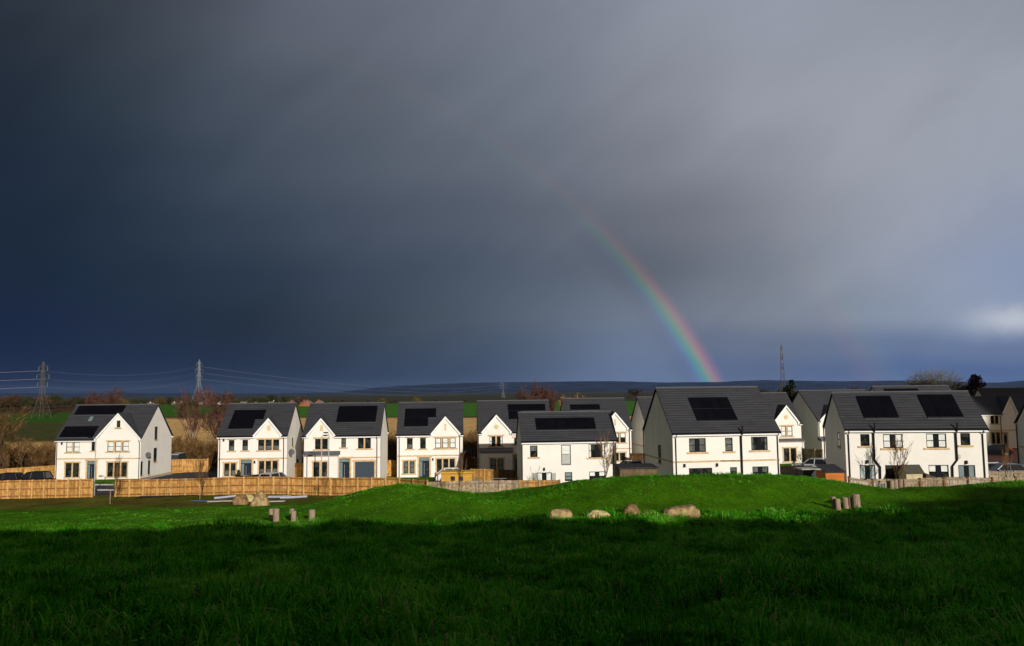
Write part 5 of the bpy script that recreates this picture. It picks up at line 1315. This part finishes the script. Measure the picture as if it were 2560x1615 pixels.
M_COT = mat('white_harling', (.62, .60, .56), .9, .1); M_CBR = mat('village_brick', (.34, .13, .07), .9, .1)
for px, w, rz in ((342, 12, 5), (375, 13, -15), (442, 11, 20), (452, 9, -10), (492, 12, 15), (502, 9, 70), (527, 11, 0), (541, 10, 12), (562, 9, 60), (600, 16, 0), (625, 14, 8), (652, 16, -5), (690, 12, 10), (715, 12, 0)):
    cottage(px, rg.uniform(690, 740), w*.8, 2.6, 'small white cottage in the distant village on the left skyline', M_COT, 'white cottages of the distant village', rz)
for px, rz in ((771, 75), (780, 80), (807, 70), (740, 85)): cottage(px, 700, 6.5, 3.0, 'distant red gabled house above the green field', M_CBR, 'red houses above the green field', rz)

# ------------------------------------------------------------------ pylons and lines
M_PYL = mat('pylon_steel', (.22, .25, .27), .5, .4, .3, var=.1); M_PYLD = mat('pylon_brown', (.085, .08, .06), .7, .3, var=.1)
def pylon(px, ytop, Y, rz, label, m, aw=4.5, r=.09, base_w=3.2, levels=(.62, .76, .90), dz=0):
    g = on(px, Y, dz); H = at(px, ytop, Y).z-g.z
    root = thing('pylon', g, label, 'pylon', R(rz), 'electricity pylons'); T = MB()
    def hw(f): return base_w*(1-f/.42)+.9*(f/.42) if f < .42 else .9*(1-(f-.42)/.58)+.28*(f-.42)/.58
    fs = [0, .14, .26, .35, .42, .49, .55, .61, .67, .73, .79, .85, .91, .96]
    cor = lambda f: [Vector((sx*hw(f), sy*hw(f), H*f)) for sx, sy in ((-1,-1),(1,-1),(1,1),(-1,1))]
    for a, b in zip(fs[:-1], fs[1:]):
        A_, B_ = cor(a), cor(b)
        for i in range(4):
            T.tube([A_[i], B_[i]], r, 4, cap=False); T.tube([A_[i], B_[(i+1) % 4]], r*.55, 3, cap=False); T.tube([A_[(i+1) % 4], B_[i]], r*.55, 3, cap=False); T.tube([B_[i], B_[(i+1) % 4]], r*.5, 3, cap=False)
    for c in cor(.96): T.tube([c, (0, 0, H)], r*.8, 3, cap=False)
    T.build('tower', m, root); tips = []
    for k, f in enumerate(levels):
        L = aw*(1, 1.25, .9)[k]; arm = MB()
        for s in (-1, 1):
            tip = Vector((s*L, 0, H*f+.3)); tips.append((tip, k, s))
            for sy in (-1, 1): arm.tube([(s*hw(f), sy*hw(f), H*f), tip], r*.8, 3, cap=False); arm.tube([(s*hw(f+.05), sy*hw(f+.05), H*(f+.045)), tip], r*.7, 3, cap=False)
        arm.build('cross_arm', m, root)
    out = []
    for tip, k, s in tips:
        il = 2.2; MB().tube([tip, tip-Vector((0, 0, il))], r*1.3, 5).build('insulator', mat('insulator', (.16, .17, .17), .4, .4), root)
        q = tip-Vector((0, 0, il)); out.append(g+Matrix.Rotation(R(rz), 3, 'Z') @ q)
    return out
p1 = pylon(103, 903, 380, -25, 'dark lattice pylon at the far left before the wood', M_PYLD, 3.6, .085)
p2 = pylon(496, 898, 560, 60, 'pale lattice pylon behind the gap right of the first house', M_PYL, 2.6, .085, 3.8)
p3 = pylon(1258, 955, 1500, 10, 'faint distant pylon above the fifth house', M_PYL, 6, .10, 3.4)
p4 = pylon(1960, 857, 400, 75, 'tall slim pylon right of the rainbow', M_PYLD, 3.0, .075, 2.8)
pylon(1598, 982, 2600, 20, 'tiny distant pylon just left of the largest house', M_PYL, 6, .12, 4)
p0 = [Vector((v.x-330, v.y-90, v.z+1)) for v in p1]; p5 = [Vector((v.x+420, v.y+60, v.z-4)) for v in p4]; p6 = [Vector((v.x+900, v.y+900, v.z)) for v in p3]
M_WIRE = mat('wire', (.25, .26, .28), .4, .5)
def span(a, b, sag, r, n=18): 
    pts = []
    for k in range(n+1):
        t = k/n; p = a.lerp(b, t); p.z -= sag*4*t*(1-t); pts.append(p)
    return pts
for k in range(6):
    mb = MB(); r = .022
    mb.tube(span(p0[k], p1[k], 4, r)+span(p1[k], p2[k], 4, r)[1:], r*1.2, 4); mb.tube(span(p2[k], p3[k], 12, r), r*1.8, 4)
    o = mb.build('power_line', M_WIRE); tag(o, 'thin power line strung between the pylons on the left', 'power line', 'power lines on the left')

# ------------------------------------------------------------------ far hills
def hills():
    prof = [(-600, 985), (300, 982), (700, 984), (850, 980), (950, 968), (1050, 962), (1160, 957), (1300, 955), (1450, 953), (1560, 953), (1650, 956), (1800, 955), (1900, 950), (2060, 953), (2200, 952), (2330, 951), (2420, 955), (2500, 957), (2560, 951), (2700, 946), (3200, 950)]
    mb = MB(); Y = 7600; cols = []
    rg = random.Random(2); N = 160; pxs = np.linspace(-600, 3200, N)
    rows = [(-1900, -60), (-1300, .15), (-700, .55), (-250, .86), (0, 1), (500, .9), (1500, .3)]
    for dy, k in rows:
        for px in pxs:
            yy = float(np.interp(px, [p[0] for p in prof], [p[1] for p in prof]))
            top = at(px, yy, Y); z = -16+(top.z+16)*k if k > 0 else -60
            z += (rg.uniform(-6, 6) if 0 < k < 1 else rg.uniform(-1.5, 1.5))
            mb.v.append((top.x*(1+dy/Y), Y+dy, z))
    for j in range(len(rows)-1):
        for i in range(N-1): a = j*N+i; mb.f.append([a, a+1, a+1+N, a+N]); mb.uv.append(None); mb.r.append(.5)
    o = mb.build('hills', mat('hazy_moorland', (.018, .034, .085), .95, .05, var=.35, scale=.004), smooth=True); tag(o, kind='structure')  # blue of the distance haze is mixed into the hill colour
hills()

# ------------------------------------------------------------------ grass
def grass():
    lib = bpy.data.collections.new('grass_tufts')       # not linked: only instanced by the grass object
    mg = bpy.data.materials.new('grass_blades'); mg.use_nodes = True; t = NT(mg.node_tree); b = t.n['Principled BSDF']
    pos = t.node('ShaderNodeNewGeometry').outputs['Position']; rn = t.node('ShaderNodeAttribute', attribute_name='rnd').outputs['Fac']
    n1 = t.noise(t.vm('MULTIPLY', pos, (1, .6, 1)), .45, 5, .65); n2 = t.noise(pos, 2.6, 4, .6)
    f = t.m('ADD', t.m('MULTIPLY', n1.outputs[0], 1.15), t.m('MULTIPLY', n2.outputs[0], .6)); f = t.m('SUBTRACT', f, .34); f = t.m('ADD', f, t.m('MULTIPLY', t.m('SUBTRACT', rn, .5), .38))
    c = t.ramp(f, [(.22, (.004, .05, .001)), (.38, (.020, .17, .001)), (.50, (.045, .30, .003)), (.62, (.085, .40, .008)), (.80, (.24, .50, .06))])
    c = t.mix(t.m('GREATER_THAN', rn, .975), c, (.34, .26, .12, 1))
    t.put(b.inputs['Base Color'], c); b.inputs['Roughness'].default_value = .7; b.inputs['Specular IOR Level'].default_value = .06
    tr = t.node('ShaderNodeBsdfTranslucent'); t.put(tr.inputs[0], c)
    mx = t.node('ShaderNodeMixShader', {0: .25, 1: b.outputs[0], 2: tr.outputs[0]}); t.l.new(mx.outputs[0], t.n['Material Output'].inputs[0])
    for v in range(8):
        rg = random.Random(v+50); mb = MB(); kind = 'blade' if v < 5 else ('tall' if v < 7 else 'leaf')
        for i in range({'blade': 34, 'tall': 16, 'leaf': 14}[kind]):
            a = rg.uniform(0, 6.28); q = (.22 if kind != 'tall' else .10)*math.sqrt(rg.random()); x, y = q*math.cos(a), q*math.sin(a)
            hgt = rg.uniform(.10, .24)*{'blade': 1, 'tall': 1.7, 'leaf': .8}[kind]; az = rg.uniform(0, 6.28); ln = rg.uniform(.2, .95)*{'blade': 1, 'tall': .75, 'leaf': 1}[kind]; w = rg.uniform(.006, .011)*{'blade': 1, 'tall': .8, 'leaf': 3.2}[kind]
            d = Vector((math.cos(az), math.sin(az), 0)); s = Vector((-d.y, d.x, 0))*w; o_ = Vector((x, y, 0))
            P = [o_-Vector((0, 0, .03)), o_+Vector((0, 0, hgt*.5))+d*hgt*ln*.2, o_+Vector((0, 0, hgt*(.9-.25*ln)))+d*hgt*ln*.6, o_+Vector((0, 0, hgt*(1-.55*ln)))+d*hgt*ln*1.15]
            r = rg.random()*.97 if rg.random() > .03 else 1.0
            mb.poly([P[0]-s, P[0]+s, P[1]+s, P[1]-s], r=r); mb.poly([P[1]-s, P[1]+s, P[2]+s*.7, P[2]-s*.7], r=r); mb.poly([P[2]-s*.7, P[2]+s*.7, P[3]], r=r)
        me = bpy.data.meshes.new('tuft'); me.from_pydata(mb.v, [], mb.f); at_ = me.attributes.new('rnd', 'FLOAT', 'FACE'); at_.data.foreach_set('value', mb.r); me.materials.append(mg)
        o = bpy.data.objects.new('tuft', me); lib.objects.link(o)
    rs = np.random.RandomState(4); P = []; S = []
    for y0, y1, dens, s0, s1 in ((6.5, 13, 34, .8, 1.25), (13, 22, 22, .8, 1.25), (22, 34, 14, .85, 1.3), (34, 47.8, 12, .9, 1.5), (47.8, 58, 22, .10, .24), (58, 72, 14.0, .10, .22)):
        area = .70*(y1*y1-y0*y0); n = int(area*dens)
        y = np.sqrt(rs.uniform(y0*y0, y1*y1, n)); x = rs.uniform(-.70, .70, n)*y
        s = rs.uniform(s0, s1, n)
        cl = np.sin(x*.55+1.3*np.sin(y*.31))*np.sin(y*.47+x*.21)
        cl2 = np.sin(x*1.9+y*.8)*np.sin(y*1.6-x*.6)
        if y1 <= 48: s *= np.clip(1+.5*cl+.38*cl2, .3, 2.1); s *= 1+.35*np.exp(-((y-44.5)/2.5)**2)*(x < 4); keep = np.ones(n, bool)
        else:
            # rank growth on the mound crests, mown elsewhere, bare soil left
            crest = np.exp(-((x-15)/11)**4-((y-57.5)/2.6)**2)+np.exp(-((x+7.5)/5)**2-((y-60)/3.5)**2)+np.exp(-((x-38)/8)**2-((y-51)/4)**2)+ .8*np.exp(-((x-1)/5)**2-((y-55)/2.5)**2)
            pat = np.clip(np.sin(x*.8+1.7*np.sin(y*.5))*np.sin(y*.9+.6*x)-.15, 0, 1); s *= 1+(2.0*np.clip(crest, 0, 1)+1.8*pat*(y > 51))*(rs.rand(n) < .35); keep = ~((y > 68+.7*np.sin(x)) & (x < -6) & (rs.rand(n) < .8)) & (y < 69)
        P.append(np.stack([x, y, h(x, y)], -1)[keep]); S.append(s[keep])
    P = np.concatenate(P); S = np.concatenate(S)
    me = bpy.data.meshes.new('grass'); me.vertices.add(len(P)); me.vertices.foreach_set('co', P.ravel())
    a = me.attributes.new('sc', 'FLOAT', 'POINT'); a.data.foreach_set('value', S.astype(np.float32))
    o = bpy.data.objects.new('grass', me); COL.objects.link(o); tag(o, 'long green grass covering the foreground slope and mounds', 'grass', kind='stuff')
    ng = bpy.data.node_groups.new('grass', 'GeometryNodeTree'); ng.interface.new_socket('Geometry', in_out='INPUT', socket_type='NodeSocketGeometry'); ng.interface.new_socket('Geometry', in_out='OUTPUT', socket_type='NodeSocketGeometry')
    N = ng.nodes; L = ng.links
    gi = N.new('NodeGroupInput'); go = N.new('NodeGroupOutput'); mp = N.new('GeometryNodeMeshToPoints'); ip = N.new('GeometryNodeInstanceOnPoints'); ci = N.new('GeometryNodeCollectionInfo')
    ci.inputs['Collection'].default_value = lib; ci.inputs['Separate Children'].default_value = True; ci.inputs['Reset Children'].default_value = True
    rv = N.new('FunctionNodeRandomValue'); rv.data_type = 'FLOAT_VECTOR'; rv.inputs[0].default_value = (-.12, -.12, 0); rv.inputs[1].default_value = (.12, .12, 6.283)
    na = N.new('GeometryNodeInputNamedAttribute'); na.data_type = 'FLOAT'; na.inputs['Name'].default_value = 'sc'
    ri = N.new('FunctionNodeRandomValue'); ri.data_type = 'INT'; ri.inputs[4].default_value = 0; ri.inputs[5].default_value = 7
    L.new(gi.outputs[0], mp.inputs['Mesh']); L.new(mp.outputs[0], ip.inputs['Points']); L.new(ci.outputs[0], ip.inputs['Instance']); ip.inputs['Pick Instance'].default_value = True
    L.new(ri.outputs[2], ip.inputs['Instance Index'])
    L.new(rv.outputs[0], ip.inputs['Rotation']); L.new(na.outputs[0], ip.inputs['Scale']); L.new(ip.outputs[0], go.inputs[0])
    md = o.modifiers.new('grass', 'NODES'); md.node_group = ng
    print('tufts', len(P))
grass()

# ------------------------------------------------------------------ haze over the far plain
def haze():
    mb = MB().box(-13000, -260, -75, 13000, 12500, 135)
    m = bpy.data.materials.new('haze'); m.use_nodes = True; n = m.node_tree.nodes; n.clear()
    o_ = n.new('ShaderNodeOutputMaterial'); v = n.new('ShaderNodeVolumePrincipled'); v.inputs['Density'].default_value = HAZE
    v.inputs['Color'].default_value = (.38, .58, 1, 1); v.inputs['Anisotropy'].default_value = 0.0
    m.node_tree.links.new(v.outputs[0], o_.inputs['Volume'])
    tag(mb.build('haze', m), 'thin blue haze over the far plain and hills', 'haze', kind='stuff')
HAZE = 1.5e-5
haze()
